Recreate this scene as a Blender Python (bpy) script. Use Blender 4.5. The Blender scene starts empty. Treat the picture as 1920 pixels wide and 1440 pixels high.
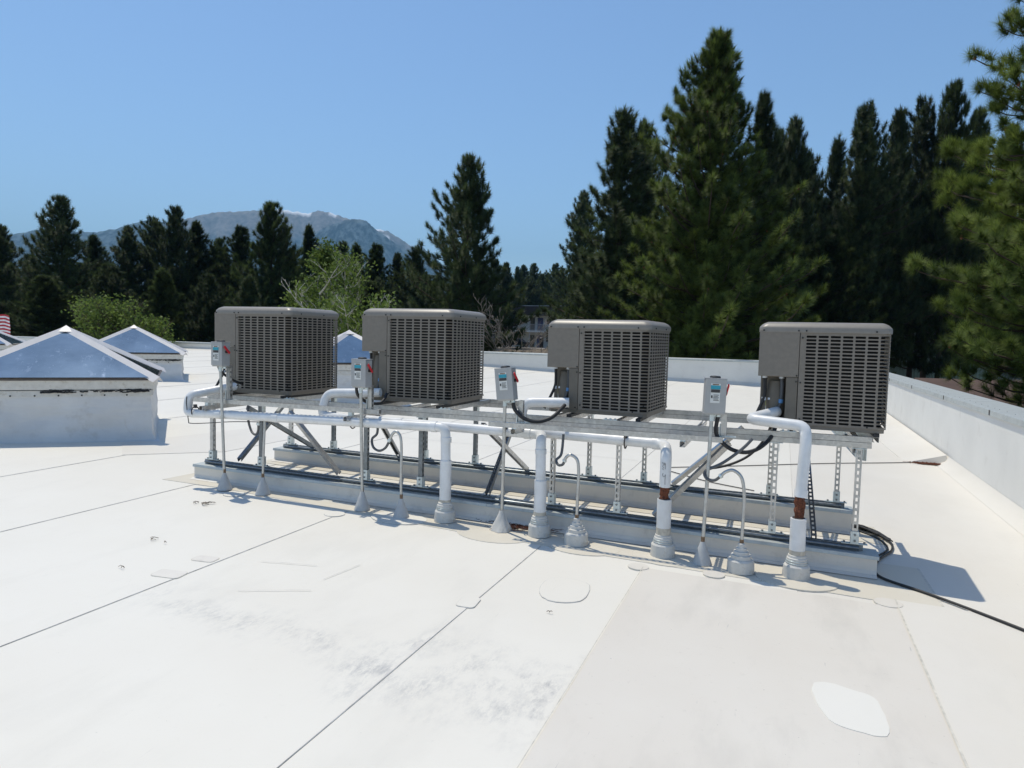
import bpy, math, random
import numpy as np
from mathutils import Vector, Matrix, Euler
random.seed(7); RNG = np.random.default_rng(11)
PI = math.pi
scene = bpy.context.scene
col = scene.collection

# ------------------------------------------------------------------ camera
FPX = 1325.24; PITCH = 0.065221; ROLL = 0.0245646; CAMZ = 0.64727
cp, sp = math.cos(PITCH), math.sin(PITCH); cr, sr = math.cos(ROLL), math.sin(ROLL)
fw = Vector((0, cp, -sp)); up = Vector((0, sp, cp)); rt = Vector((1, 0, 0))
r2 = cr * rt + sr * up; u2 = -sr * rt + cr * up
cam_d = bpy.data.cameras.new('camera'); cam = bpy.data.objects.new('camera', cam_d); col.objects.link(cam)
m = Matrix((( r2.x, u2.x, -fw.x, 0), (r2.y, u2.y, -fw.y, 0), (r2.z, u2.z, -fw.z, CAMZ), (0, 0, 0, 1)))
cam.matrix_world = m
cam_d.sensor_width = 36; cam_d.lens = 36 * FPX / 1920
cam_d.clip_start = 0.05; cam_d.clip_end = 30000
scene.camera = cam

# ------------------------------------------------------------------ light
SUND = Vector((-0.2486, 0.2877, 1.0)).normalized()        # towards the sun
world = bpy.data.worlds.new('World'); scene.world = world; world.use_nodes = True
nt = world.node_tree; nt.nodes.clear()
sky = nt.nodes.new('ShaderNodeTexSky'); sky.sky_type = 'NISHITA'; sky.sun_disc = False
sky.sun_elevation = math.asin(SUND.z); sky.sun_rotation = math.atan2(SUND.x, SUND.y) % (2 * PI)
sky.altitude = 1000; sky.air_density = 1.3; sky.dust_density = 0.5; sky.ozone_density = 5.0
bg = nt.nodes.new('ShaderNodeBackground'); bg.inputs['Strength'].default_value = 0.14
out = nt.nodes.new('ShaderNodeOutputWorld')
nt.links.new(sky.outputs[0], bg.inputs[0]); nt.links.new(bg.outputs[0], out.inputs[0])
sun_d = bpy.data.lights.new('sun', 'SUN'); sun_d.energy = 3.45; sun_d.angle = math.radians(0.5); sun_d.color = (1, 0.93, 0.79)
sun = bpy.data.objects.new('sun', sun_d); col.objects.link(sun)
sun.rotation_euler = (-SUND).to_track_quat('-Z', 'Y').to_euler(); sun.location = SUND * 60
vs = scene.view_settings; vs.view_transform = 'Standard'; vs.look = 'None'; vs.exposure = 0.08; vs.gamma = 1
vs.use_curve_mapping = False
scene.render.engine = 'CYCLES'
cy = scene.cycles; cy.use_denoising = True; cy.use_adaptive_sampling = False; cy.sample_clamp_indirect = 4; cy.max_bounces = 8; cy.diffuse_bounces = 3; cy.glossy_bounces = 4
cy.transparent_max_bounces = 8; cy.volume_bounces = 0

# ------------------------------------------------------------------ frame of the roof: s along the row of units, t away from it
OX, OY = -3.232, 7.468
AX, AY = 0.93399, -0.35729
YAW = math.atan2(AY, AX)
def W(s, t, z=0.0): return Vector((OX + AX * s - AY * t, OY + AY * s + AX * t, z))
def ST(x, y):
    dx, dy = x - OX, y - OY
    return dx * AX + dy * AY, -dx * AY + dy * AX
def zf(s, t):
    if s > 0: z = -0.93 - 0.0185 * s
    else:
        u = min(-s, 14.0); z = -0.93 + 0.035 * u
    return z + 0.005 * t

# ------------------------------------------------------------------ materials
def new_mat(name):
    m = bpy.data.materials.new(name); m.use_nodes = True
    n = m.node_tree.nodes; b = n['Principled BSDF']; return m, m.node_tree, b
def N(t, typ, **kw):
    n = t.nodes.new(typ)
    for k, v in kw.items(): setattr(n, k, v)
    return n
def mix(t, fac, a, b, mode='MIX'):
    n = t.nodes.new('ShaderNodeMix'); n.data_type = 'RGBA'; n.blend_type = mode
    for i, v in ((0, fac), (6, a), (7, b)):
        if hasattr(v, 'is_linked') or isinstance(v, bpy.types.NodeSocket): t.links.new(v, n.inputs[i])
        elif i == 0: n.inputs[0].default_value = v
        else: n.inputs[i].default_value = (*v, 1)
    return n.outputs[2]
def math_(t, op, a, b=None, c=None, clamp=False):
    n = t.nodes.new('ShaderNodeMath'); n.operation = op; n.use_clamp = clamp
    for i, v in enumerate((a, b, c)):
        if v is None: continue
        if isinstance(v, bpy.types.NodeSocket): t.links.new(v, n.inputs[i])
        else: n.inputs[i].default_value = v
    return n.outputs[0]
def maprange(t, v, a, b, c=0.0, d=1.0):
    n = t.nodes.new('ShaderNodeMapRange'); t.links.new(v, n.inputs[0])
    for i, x in enumerate((a, b, c, d)): n.inputs[i + 1].default_value = x
    return n.outputs[0]
def noise(t, scale, detail=4, rough=.55, coord=None, vec_scale=None, rot=None):
    co = coord
    if co is None:
        tc = N(t, 'ShaderNodeTexCoord'); co = tc.outputs['Object']
    if vec_scale or rot:
        mp = N(t, 'ShaderNodeMapping'); t.links.new(co, mp.inputs[0])
        if vec_scale: mp.inputs['Scale'].default_value = vec_scale
        if rot: mp.inputs['Rotation'].default_value = rot
        co = mp.outputs[0]
    n = N(t, 'ShaderNodeTexNoise'); n.inputs['Scale'].default_value = scale; n.inputs['Detail'].default_value = detail
    n.inputs['Roughness'].default_value = rough; t.links.new(co, n.inputs['Vector'])
    return n.outputs['Fac']
def bump(t, b, h, strength=.3, dist=.01):
    n = N(t, 'ShaderNodeBump'); n.inputs['Strength'].default_value = strength; n.inputs['Distance'].default_value = dist
    t.links.new(h, n.inputs['Height']); t.links.new(n.outputs[0], b.inputs['Normal'])
def simple(name, color, rough=.6, metal=0.0, var=.12, scale=8, bumps=0.0, spec=.5, dirt=None):
    m, t, b = new_mat(name)
    nz = noise(t, scale, 5)
    lo = tuple(c * (1 - var) for c in color); hi = tuple(min(1, c * (1 + var)) for c in color)
    c = mix(t, maprange(t, nz, .3, .7), lo, hi)
    if dirt:
        d = noise(t, dirt[1], 6, .65)
        c = mix(t, maprange(t, d, .56, .72, 0, dirt[2]), c, dirt[0])
    t.links.new(c, b.inputs['Base Color'])
    b.inputs['Roughness'].default_value = rough; b.inputs['Metallic'].default_value = metal
    b.inputs['Specular IOR Level'].default_value = spec
    if bumps: bump(t, b, noise(t, scale * 4, 4), bumps, .004)
    return m

M = {}
M['unit'] = simple('unit_paint', (.225, .195, .158), .5, 0, .07, 30, .15)
M['unit_cap'] = simple('unit_cap_paint', (.265, .235, .195), .4, 0, .05, 30, .1)
M['coil'] = simple('coil_fins', (.012, .011, .010), .8, .2, .3, 60)
M['panel_in'] = simple('recess_paint', (.16, .14, .11), .55, 0, .1, 10)
M['black'] = simple('black_rubber', (.02, .02, .021), .55, 0, .2, 20)
M['screw'] = simple('dark_screw', (.02, .02, .02), .5, .3, .1, 20)
M['label_w'] = simple('label_white', (.7, .7, .66), .5, 0, .03, 20)
M['label_y'] = simple('label_yellow', (.55, .56, .22), .5, 0, .08, 60)
M['teal'] = simple('label_teal', (.03, .33, .42), .5, 0, .05, 20)
M['ink'] = simple('label_ink', (.05, .045, .045), .5, 0, .1, 20)
M['box'] = simple('grey_enclosure', (.40, .40, .39), .45, .1, .05, 12, .05)
M['red'] = simple('red_handle', (.55, .02, .03), .4, 0, .1, 20)
M['flex'] = simple('grey_flex', (.10, .105, .11), .5, 0, .15, 30)
M['conduit'] = simple('emt_conduit', (.50, .50, .48), .38, .75, .12, 25)
M['rusty'] = simple('brown_tape', (.22, .14, .08), .8, 0, .4, 60, .3)
M['boot'] = simple('grey_boot', (.50, .50, .485), .6, 0, .08, 14, .2, dirt=((.36, .30, .22), 20, .5))
M['boot_w'] = simple('white_boot', (.62, .60, .55), .6, 0, .08, 14, .25, dirt=((.42, .36, .27), 16, .7))
M['copper'] = simple('white_valve', (.7, .75, .8), .4, .1, .1, 20)
M['blue'] = simple('blue_tape', (.12, .32, .62), .5, 0, .1, 20)
M['rust'] = simple('rusty_foam', (.14, .045, .02), .9, 0, .6, 90, .8)

def galv(name, base, rough, var, metal=.85):
    m, t, b = new_mat(name)
    v = N(t, 'ShaderNodeTexVoronoi'); v.inputs['Scale'].default_value = 45
    tc = N(t, 'ShaderNodeTexCoord'); t.links.new(tc.outputs['Object'], v.inputs['Vector'])
    g = N(t, 'ShaderNodeRGBToBW'); t.links.new(v.outputs['Color'], g.inputs[0])
    nz = noise(t, 5, 5)
    lo = tuple(c * (1 - var) for c in base); hi = tuple(min(1, c * (1 + var)) for c in base)
    c = mix(t, g.outputs[0], lo, hi)
    c = mix(t, maprange(t, nz, .5, .75, 0, .5), c, tuple(x * .55 for x in base))
    t.links.new(c, b.inputs['Base Color']); b.inputs['Metallic'].default_value = metal
    r = maprange(t, nz, .3, .7, rough - .08, rough + .12); t.links.new(r, b.inputs['Roughness'])
    return m
M['galv'] = galv('galvanised_strut', (.50, .50, .49), .34, .14, .85)
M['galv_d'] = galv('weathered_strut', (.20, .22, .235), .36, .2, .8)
M['zinc'] = galv('zinc_plate', (.62, .68, .68), .4, .1, .6)
M['coping'] = galv('coping_metal', (.50, .53, .52), .5, .06, .35)

def pvc():
    m, t, b = new_mat('white_pvc')
    nz = noise(t, 9, 5); n2 = noise(t, 40, 6, .7)
    c = mix(t, maprange(t, nz, .35, .75), (.80, .80, .79), (.66, .66, .64))
    c = mix(t, maprange(t, n2, .66, .74, 0, .5), c, (.25, .23, .2))
    t.links.new(c, b.inputs['Base Color']); b.inputs['Roughness'].default_value = .35
    bump(t, b, nz, .15, .004); return m
M['pvc'] = pvc()
M['pvc_d'] = simple('dirty_pvc', (.52, .48, .40), .6, 0, .25, 30, .3)

def membrane(name, base, warm, scuff=True, line=(), seed=0.0, dirtamt=1.0):
    """roof membrane; object space is (s, t)"""
    m, t, b = new_mat(name)
    tc = N(t, 'ShaderNodeTexCoord'); co = tc.outputs['Object']
    big = noise(t, .55, 5, .6, co); mid = noise(t, 2.6, 6, .65, co, vec_scale=(1, .35, 1)); fine = noise(t, 22, 6, .7, co)
    c = mix(t, maprange(t, big, .35, .7), base, warm)
    c = mix(t, maprange(t, mid, .5, .8, 0, .35 * dirtamt), c, tuple(x * .78 for x in base))
    c = mix(t, maprange(t, fine, .62, .8, 0, .25 * dirtamt), c, tuple(x * .7 for x in warm))
    # long thin scratches and flecks
    sc = noise(t, 9, 3, .5, co, vec_scale=(6, .5, 1), rot=(0, 0, .9))
    c = mix(t, maprange(t, sc, .73, .78, 0, .30 * dirtamt), c, (.42, .41, .39))
    fl = noise(t, 60, 2, .5, co)
    c = mix(t, maprange(t, fl, .77, .80, 0, .45 * dirtamt), c, (.33, .32, .30))
    if scuff:
        # worn band crossing the sheets, from (1.6,-2.7) to (5.0,-3.3) in s,t
        sep = N(t, 'ShaderNodeSeparateXYZ'); t.links.new(co, sep.inputs[0])
        wob = noise(t, 1.6, 3, .5, co)
        def band(x0, y0, x1, y1, wd, soft, amt):
            L = math.hypot(x1 - x0, y1 - y0); ux, uy = (x1 - x0) / L, (y1 - y0) / L
            dx = math_(t, 'SUBTRACT', sep.outputs[0], x0); dy = math_(t, 'SUBTRACT', sep.outputs[1], y0)
            al = math_(t, 'ADD', math_(t, 'MULTIPLY', dx, ux), math_(t, 'MULTIPLY', dy, uy))
            ac = math_(t, 'ABSOLUTE', math_(t, 'ADD', math_(t, 'ADD', math_(t, 'MULTIPLY', dx, -uy), math_(t, 'MULTIPLY', dy, ux)),
                                            math_(t, 'MULTIPLY_ADD', wob, .5, -.25)))
            f = maprange(t, ac, wd, wd + soft, 1, 0)
            f = math_(t, 'MULTIPLY', f, maprange(t, al, -.1, .3)); f = math_(t, 'MULTIPLY', f, maprange(t, al, L - .3, L + .2, 1, 0))
            g = noise(t, 26, 8, .8, co, vec_scale=(1, .4, 1), rot=(0, 0, .6)); g = maprange(t, g, .42, .66)
            g2 = noise(t, 5, 4, .6, co); g2 = maprange(t, g2, .38, .62)
            return math_(t, 'MULTIPLY', math_(t, 'MULTIPLY', f, math_(t, 'MULTIPLY', g, g2)), amt, clamp=True)
        c = mix(t, band(2.0, -2.60, 4.85, -2.98, .05, .26, .52), c, (.36, .36, .36))
        c = mix(t, band(3.9, -2.45, 4.85, -2.75, .08, .28, .55), c, (.36, .36, .36))
        c = mix(t, band(3.78, -3.2, 3.92, -2.3, .01, .10, .9), c, (.38, .38, .38))
        c = mix(t, band(4.72, -3.2, 4.80, -2.2, .01, .08, .9), c, (.38, .37, .36))
    t.links.new(c, b.inputs['Base Color']); b.inputs['Roughness'].default_value = .55
    b.inputs['Specular IOR Level'].default_value = .35
    h = math_(t, 'ADD', math_(t, 'MULTIPLY', noise(t, 1.4, 4, .5, co), 1.0), math_(t, 'MULTIPLY', noise(t, 12, 4, .6, co), .06))
    bump(t, b, h, .25, .03)
    return m
M['mem'] = membrane('roof_membrane_white', (.765, .732, .655), (.73, .692, .612))
M['mem_b'] = membrane('roof_membrane_beige', (.70, .66, .59), (.655, .605, .53), scuff=False, dirtamt=2.2)
M['mem_c'] = membrane('roof_membrane_warm', (.725, .69, .622), (.69, .648, .572), scuff=False, dirtamt=.8)
M['mem_p'] = membrane('patch_new', (.765, .74, .675), (.73, .705, .635), scuff=False, dirtamt=.4)
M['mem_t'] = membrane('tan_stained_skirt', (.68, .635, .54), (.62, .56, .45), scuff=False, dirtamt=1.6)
M['mem_wall'] = simple('wall_membrane', (.74, .73, .69), .5, 0, .05, 1.2, 0, .4, dirt=((.5, .47, .42), 3, .35))
M['curb'] = simple('curb_membrane', (.72, .68, .61), .55, 0, .06, 3, .1, .4, dirt=((.4, .37, .33), 8, .35))
M['seam'] = simple('seam_dirt', (.52, .51, .48), .8, 0, .3, 12)
M['weld'] = simple('weld_edge', (.60, .57, .50), .7, 0, .2, 20)
M['alu'] = simple('skylight_aluminium', (.66, .63, .61), .55, .1, .04, 10)
M['bronze'] = simple('gasket_bronze', (.09, .07, .06), .5, .2, .2, 20)
M['tar'] = simple('black_sealant', (.015, .014, .014), .6, 0, .2, 30)

M['curb_s'] = simple('skylight_curb_membrane', (.64, .64, .63), .55, 0, .06, 3, 0, .4, dirt=((.42, .39, .35), 5, .4))
bump(M['curb_s'].node_tree, M['curb_s'].node_tree.nodes['Principled BSDF'], noise(M['curb_s'].node_tree, 2.2, 3, .5, vec_scale=(.5, .5, 1.6)), .9, .06)
def glassmat():
    m, t, b = new_mat('skylight_glazing')
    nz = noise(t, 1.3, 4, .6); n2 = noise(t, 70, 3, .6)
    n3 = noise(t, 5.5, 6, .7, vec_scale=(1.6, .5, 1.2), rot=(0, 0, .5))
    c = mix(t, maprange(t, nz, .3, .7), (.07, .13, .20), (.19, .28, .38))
    c = mix(t, maprange(t, n3, .58, .80, 0, .7), c, (.55, .66, .80))  # pale streaks painted into the glass as reflections
    c = mix(t, maprange(t, n2, .66, .72, 0, .6), c, (.4, .48, .58))  # small bright specks painted in as glints
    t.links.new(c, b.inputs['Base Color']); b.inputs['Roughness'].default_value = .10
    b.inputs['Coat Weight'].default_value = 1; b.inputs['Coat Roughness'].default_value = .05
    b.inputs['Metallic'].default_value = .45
    return m
M['glaze'] = glassmat()

def foliage(name, lo, hi, var=.35):
    m, t, b = new_mat(name)
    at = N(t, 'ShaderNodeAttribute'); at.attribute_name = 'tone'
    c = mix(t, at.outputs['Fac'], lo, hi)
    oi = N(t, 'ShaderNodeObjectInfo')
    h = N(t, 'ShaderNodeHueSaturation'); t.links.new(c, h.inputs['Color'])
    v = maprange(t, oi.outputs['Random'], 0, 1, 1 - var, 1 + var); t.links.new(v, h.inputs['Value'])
    t.links.new(h.outputs[0], b.inputs['Base Color']); b.inputs['Roughness'].default_value = .6
    tl = N(t, 'ShaderNodeBsdfTranslucent'); t.links.new(h.outputs[0], tl.inputs['Color']); mx = N(t, 'ShaderNodeMixShader'); mx.inputs[0].default_value = .42
    t.links.new(b.outputs[0], mx.inputs[1]); t.links.new(tl.outputs[0], mx.inputs[2]); t.links.new(mx.outputs[0], t.nodes['Material Output'].inputs[0])
    b.inputs['Specular IOR Level'].default_value = .25
    return m
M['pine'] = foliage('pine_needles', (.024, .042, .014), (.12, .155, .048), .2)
M['pine_lit'] = foliage('sunlit_pine_needles', (.036, .064, .011), (.27, .345, .07), .1)  # brighter needles for the sunlit pines, sunlight put into the green
M['leaf'] = foliage('broad_leaves', (.065, .105, .018), (.19, .26, .055), .1)
M['bark'] = simple('pine_bark', (.055, .04, .03), .9, 0, .35, 6, .4)
M['aspen'] = simple('aspen_bark', (.42, .40, .34), .8, 0, .25, 12, .2)
M['twig'] = simple('dry_twigs', (.24, .20, .16), .8, 0, .2, 12)
M['cone'] = simple('pine_cone', (.16, .07, .03), .8, 0, .3, 12)

# ------------------------------------------------------------------ mesh builder
class MB:
    def __init__(self): self.v = []; self.f = []; self.smooth = []
    def add(self, vs, fs, sm=False):
        o = len(self.v); self.v += [tuple(x) for x in vs]
        self.f += [tuple(i + o for i in q) for q in fs]; self.smooth += [sm] * len(fs); return self
    def box(self, a, b):
        x0, y0, z0 = a; x1, y1, z1 = b
        v = [(x0, y0, z0), (x1, y0, z0), (x1, y1, z0), (x0, y1, z0), (x0, y0, z1), (x1, y0, z1), (x1, y1, z1), (x0, y1, z1)]
        return self.add(v, [(0, 3, 2, 1), (4, 5, 6, 7), (0, 1, 5, 4), (1, 2, 6, 5), (2, 3, 7, 6), (3, 0, 4, 7)])
    def obox(self, p0, p1, u, w, h):
        """box along p0-p1, centred, w along u, h along cross"""
        p0, p1, u = Vector(p0), Vector(p1), Vector(u)
        e = (p1 - p0).normalized(); u = (u - e * u.dot(e)).normalized(); k = e.cross(u)
        v = []
        for p in (p0, p1):
            for a, b in ((-1, -1), (1, -1), (1, 1), (-1, 1)): v.append(p + u * a * w / 2 + k * b * h / 2)
        return self.add(v, [(0, 3, 2, 1), (4, 5, 6, 7), (0, 1, 5, 4), (1, 2, 6, 5), (2, 3, 7, 6), (3, 0, 4, 7)])
    def tube(self, pts, r, n=10, caps=True, sm=True):
        pts = [Vector(p) for p in pts]; k = len(pts)
        rs = r if isinstance(r, (list, tuple)) else [r] * k
        v = []; prev = None
        for i, p in enumerate(pts):
            d = (pts[min(i + 1, k - 1)] - pts[max(i - 1, 0)]).normalized()
            if prev is None:
                a = Vector((0, 0, 1)) if abs(d.z) < .9 else Vector((1, 0, 0)); u = a.cross(d).normalized()
            else: u = (prev - d * prev.dot(d)).normalized()
            prev = u; w = d.cross(u)
            for j in range(n):
                an = 2 * PI * j / n; v.append(p + (u * math.cos(an) + w * math.sin(an)) * rs[i])
        f = [(i * n + j, i * n + (j + 1) % n, (i + 1) * n + (j + 1) % n, (i + 1) * n + j) for i in range(k - 1) for j in range(n)]
        self.add(v, f, sm)
        if caps: self.add(v[:n], [tuple(reversed(range(n)))]); self.add(v[-n:], [tuple(range(n))])
        return self
    def lathe(self, prof, c=(0, 0, 0), n=20, sm=True, cap=True):
        v = []
        for r, z in prof:
            for j in range(n):
                a = 2 * PI * j / n; v.append((c[0] + r * math.cos(a), c[1] + r * math.sin(a), c[2] + z))
        f = [(i * n + j, i * n + (j + 1) % n, (i + 1) * n + (j + 1) % n, (i + 1) * n + j) for i in range(len(prof) - 1) for j in range(n)]
        self.add(v, f, sm)
        if cap: self.add(v[-n:], [tuple(range(n))])
        return self
    def prism(self, poly, z0, z1):
        n = len(poly); v = [(x, y, z0) for x, y in poly] + [(x, y, z1) for x, y in poly]
        return self.add(v, [tuple(reversed(range(n))), tuple(range(n, 2 * n))] + [(i, (i + 1) % n, n + (i + 1) % n, n + i) for i in range(n)])
    def strut(self, p0, p1, nrm, slots=True, wdt=.041, dep=.041, th=.0028, pitch=.0508):
        """U channel between p0 and p1 (centre line), slotted web facing nrm"""
        p0, p1 = Vector(p0), Vector(p1); e = (p1 - p0); L = e.length; e.normalize()
        n = Vector(nrm); n = (n - e * n.dot(e)).normalized(); k = e.cross(n)
        def B(a0, a1, k0, k1, n0, n1):
            v = []
            for a in (a0, a1):
                for kk, nn in ((k0, n0), (k1, n0), (k1, n1), (k0, n1)): v.append(p0 + e * a + k * kk + n * nn)
            self.add(v, [(0, 3, 2, 1), (4, 5, 6, 7), (0, 1, 5, 4), (1, 2, 6, 5), (2, 3, 7, 6), (3, 0, 4, 7)])
        h = wdt / 2; d = dep / 2
        B(0, L, -h, -h + th, -d, d); B(0, L, h - th, h, -d, d)
        B(0, L, -h + th, -h + .010, -d, -d + th); B(0, L, h - .010, h - th, -d, -d + th)
        if not slots: B(0, L, -h + th, h - th, d - th, d); return self
        sw = .009
        B(0, L, -h + th, -sw, d - th, d); B(0, L, sw, h - th, d - th, d)
        cnt = max(1, int(L / pitch)); off = (L - cnt * pitch) / 2
        B(0, off + .011, -sw, sw, d - th, d); B(L - off - .011, L, -sw, sw, d - th, d)
        for i in range(1, cnt): B(off + i * pitch - .011, off + i * pitch + .011, -sw, sw, d - th, d)
        return self
    def build(self, name, mat, parent=None, bevel=0.0, off=None):
        me = bpy.data.meshes.new(name)
        v = self.v if off is None else [(a[0] - off[0], a[1] - off[1], a[2] - off[2]) for a in self.v]
        me.from_pydata(v, [], self.f); me.polygons.foreach_set('use_smooth', self.smooth); me.update()
        mats = mat if isinstance(mat, (list, tuple)) else [mat]
        for x in mats: me.materials.append(M[x] if isinstance(x, str) else x)
        o = bpy.data.objects.new(name, me); col.objects.link(o)
        if parent is not None: o.parent = parent
        if bevel:
            b = o.modifiers.new('bevel', 'BEVEL'); b.width = bevel; b.segments = 2; b.limit_method = 'ANGLE'
        return o

def tag(o, label=None, cat=None, group=None, kind=None):
    if label: o['label'] = label
    if cat: o['category'] = cat
    if group: o['group'] = group
    if kind: o['kind'] = kind
    return o
def thing(name, label, cat, s, t, z, rot=0.0, group=None):
    """Empty whose local axes are the roof's s, t axes"""
    o = bpy.data.objects.new(name, None); col.objects.link(o); o.empty_display_size = .2
    o.location = W(s, t, z); o.rotation_euler = (0, 0, YAW + rot); return tag(o, label, cat, group)
def wthing(name, label, cat, loc, rz=0.0, group=None):
    o = bpy.data.objects.new(name, None); col.objects.link(o); o.empty_display_size = .2
    o.location = loc; o.rotation_euler = (0, 0, rz); return tag(o, label, cat, group)
def st_obj(o):
    o.location = W(0, 0, 0); o.rotation_euler = (0, 0, YAW); return o
def smooth_path(pts, k=6):
    P = [Vector(p) for p in pts]; out_ = []
    for i in range(len(P) - 1):
        a = P[max(i - 1, 0)]; b = P[i]; c = P[i + 1]; d = P[min(i + 2, len(P) - 1)]
        for j in range(k):
            x = j / k
            out_.append(.5 * ((2 * b) + (c - a) * x + (2 * a - 5 * b + 4 * c - d) * x * x + (3 * b - a - 3 * c + d) * x ** 3))
    out_.append(P[-1]); return out_
def copy_tree(o, parent=None):
    c = o.copy(); col.objects.link(c); c.parent = parent
    for ch in list(o.children): copy_tree(ch, c)
    return c

# ================================================================== ROOF
def sheet(name, s0, s1, t0, t1, mat, parent, dz=0.0, lap=.0028, nt_=None, ns=None, poly=None):
    ns = ns or max(2, int((s1 - s0) / .9)); nt_ = nt_ or max(2, int((t1 - t0) / 1.5))
    if s0 < -14 < s1 or s0 < 0 < s1: ns = max(ns, 6)
    b = MB(); v = []; f = []
    for i in range(ns + 1):
        for j in range(nt_ + 1):
            s = s0 + (s1 - s0) * i / ns; t = t0 + (t1 - t0) * j / nt_
            v.append((s, t, zf(s, t) + dz + lap * i / ns))
    for i in range(ns):
        for j in range(nt_):
            a = i * (nt_ + 1) + j; f.append((a, a + nt_ + 1, a + nt_ + 2, a + 1))
    o0 = len(v)
    for j in range(nt_ + 1):   # little riser at the lap edge
        s = s1; t = t0 + (t1 - t0) * j / nt_; v.append((s, t, zf(s, t) + dz - .004))
    for j in range(nt_): a = ns * (nt_ + 1) + j; f.append((a, o0 + j, o0 + j + 1, a + 1))
    b.add(v, f); return b.build(name, mat, parent)
roof = bpy.data.objects.new('roof', None); col.objects.link(roof); st_obj(roof); roof['kind'] = 'structure'
seams = [-45, -42, -39, -36, -33, -30, -27, -24, -21, -18, -15, -13.0, -11.1, -9.2, -7.3, -5.45, -3.55, -1.62, .12, 2.04, 3.95, 5.85, 7.95]
for i in range(len(seams) - 1):
    mt = 'mem' if seams[i] < 5 else 'mem_c'
    sheet('membrane_sheet', seams[i] + (.0 if i == 0 else .002), seams[i + 1], -12, 21.69, mt, roof)
# dirt that collects along the laps (thin, real, slightly uneven line)
b = MB()
for s in seams[10:-1]:
    n = 60; v = []; f = []
    for j in range(n + 1):
        t = -12 + 33.6 * j / n; w = .0012 + .0022 * random.random()
        if s in (-1.62,) and t > 1.0: pass
        for x in (s - .001, s + w): v.append((x, t, zf(x, t) + .0052 if x < s else zf(x, t) + .0018))
    for j in range(n): a = 2 * j; f.append((a, a + 1, a + 3, a + 2))
    b.add(v, f)
o = b.build('seam_line', 'seam', roof); o['kind'] = 'stuff'
# darker retrofit membrane in front right
sheet('membrane_sheet', 4.80, 6.46, -12, -.70, 'mem_b', roof, dz=.008, lap=0)
sheet('membrane_sheet', 6.465, 7.94, -12, -.55, 'mem_c', roof, dz=.009, lap=0)
b = MB()
for (s, t0, t1, w) in ((4.795, -12, -.70, .006), (6.462, -12, -.55, .012)):
    n = 40; v = []; f = []
    for j in range(n + 1):
        t = t0 + (t1 - t0) * j / n
        for x in (s - w / 2, s + w / 2 * random.uniform(.6, 1.3)): v.append((x, t, zf(x, t) + .014))
    for j in range(n): a = 2 * j; f.append((a, a + 1, a + 3, a + 2))
    b.add(v, f)
o = b.build('seam_line', 'weld', roof); o['kind'] = 'stuff'

def patch(name, pts, mat, dz=.008, k=0, parent=roof, edge=None, label=None):
    if len(pts) == 9:
        q = []
        for i in range(9):
            a, b_, c, d = (pts[(i + j - 1) % 9] for j in range(4))
            for x in (0, .25, .5, .75):
                q.append(tuple(.5 * (2 * b_[j] + (c[j] - a[j]) * x + (2 * a[j] - 5 * b_[j] + 4 * c[j] - d[j]) * x * x + (3 * b_[j] - a[j] - 3 * c[j] + d[j]) * x ** 3) + random.uniform(-.003, .003) for j in range(2)))
        pts = q
    cx = sum(p[0] for p in pts) / len(pts); cy_ = sum(p[1] for p in pts) / len(pts)
    b = MB(); n = len(pts)
    def Z(p, e=0): return (p[0], p[1], zf(*p) + dz + e)
    b.add([Z((cx, cy_))] + [Z(p) for p in pts] + [(p[0], p[1], zf(*p) - .01) for p in pts],
          [(0, i + 1, (i + 1) % n + 1) for i in range(n)] + [(i + 1, n + i + 1, n + (i + 1) % n + 1, (i + 1) % n + 1) for i in range(n)])
    o = b.build(name, mat, parent)
    if label: o['label'] = label
    if edge:
        e = MB(); q = [((p[0] - cx) * (1 + edge) + cx, (p[1] - cy_) * (1 + edge) + cy_) for p in pts]
        e.add([(p[0], p[1], zf(*p) + dz - .0012) for p in q] + [(p[0], p[1], zf(*p) - .01) for p in q],
              [tuple(range(n))] + [(i, n + i, n + (i + 1) % n, (i + 1) % n) for i in range(n)])
        e.build(name + '_rim', 'weld' if mat != 'mem' else 'seam', o)
    return o
def circ(cx, cy_, r, n=26, e=1.0, wob=0): return [(cx + r * math.cos(2 * PI * i / n) * (1 + wob * random.uniform(-1, 1)), cy_ + r * e * math.sin(2 * PI * i / n) * (1 + wob * random.uniform(-1, 1))) for i in range(n)]
def rrect(cx, cy_, w, h, a=0, r=.03):
    p = []
    for qx, qy, a0 in ((1, 1, 0), (-1, 1, 90), (-1, -1, 180), (1, -1, 270)):
        for i in range(4):
            an = math.radians(a0 + i * 30); p.append((qx * (w / 2 - r) + r * math.cos(an), qy * (h / 2 - r) + r * math.sin(an)))
    c, s = math.cos(a), math.sin(a); return [(cx + x * c - y * s, cy_ + x * s + y * c) for x, y in p]
patch('membrane_patch', [(5.905, -2.06), (5.90, -2.2), (5.955, -2.40), (6.06, -2.45), (6.185, -2.44), (6.20, -2.25), (6.17, -2.09), (6.08, -2.05), (5.98, -2.02)], 'mem_p', .011, label='bright white hand-cut patch on the beige membrane')
patch('membrane_patch', [(4.26, -1.22), (4.36, -1.17), (4.47, -1.19), (4.54, -1.26), (4.56, -1.50), (4.47, -1.60), (4.36, -1.61), (4.27, -1.52), (4.235, -1.35)], 'mem', .0065, edge=.02)
patch('membrane_patch', rrect(1.945, -2.325, .20, .13, .15), 'curb', .0065, edge=.05)
patch('membrane_patch', rrect(1.925, -1.99, .17, .11, .15), 'curb', .0065, edge=.05)
patch('membrane_patch', rrect(3.92, -1.87, .12, .17, .1), 'mem', .0075, edge=.035)
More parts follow.
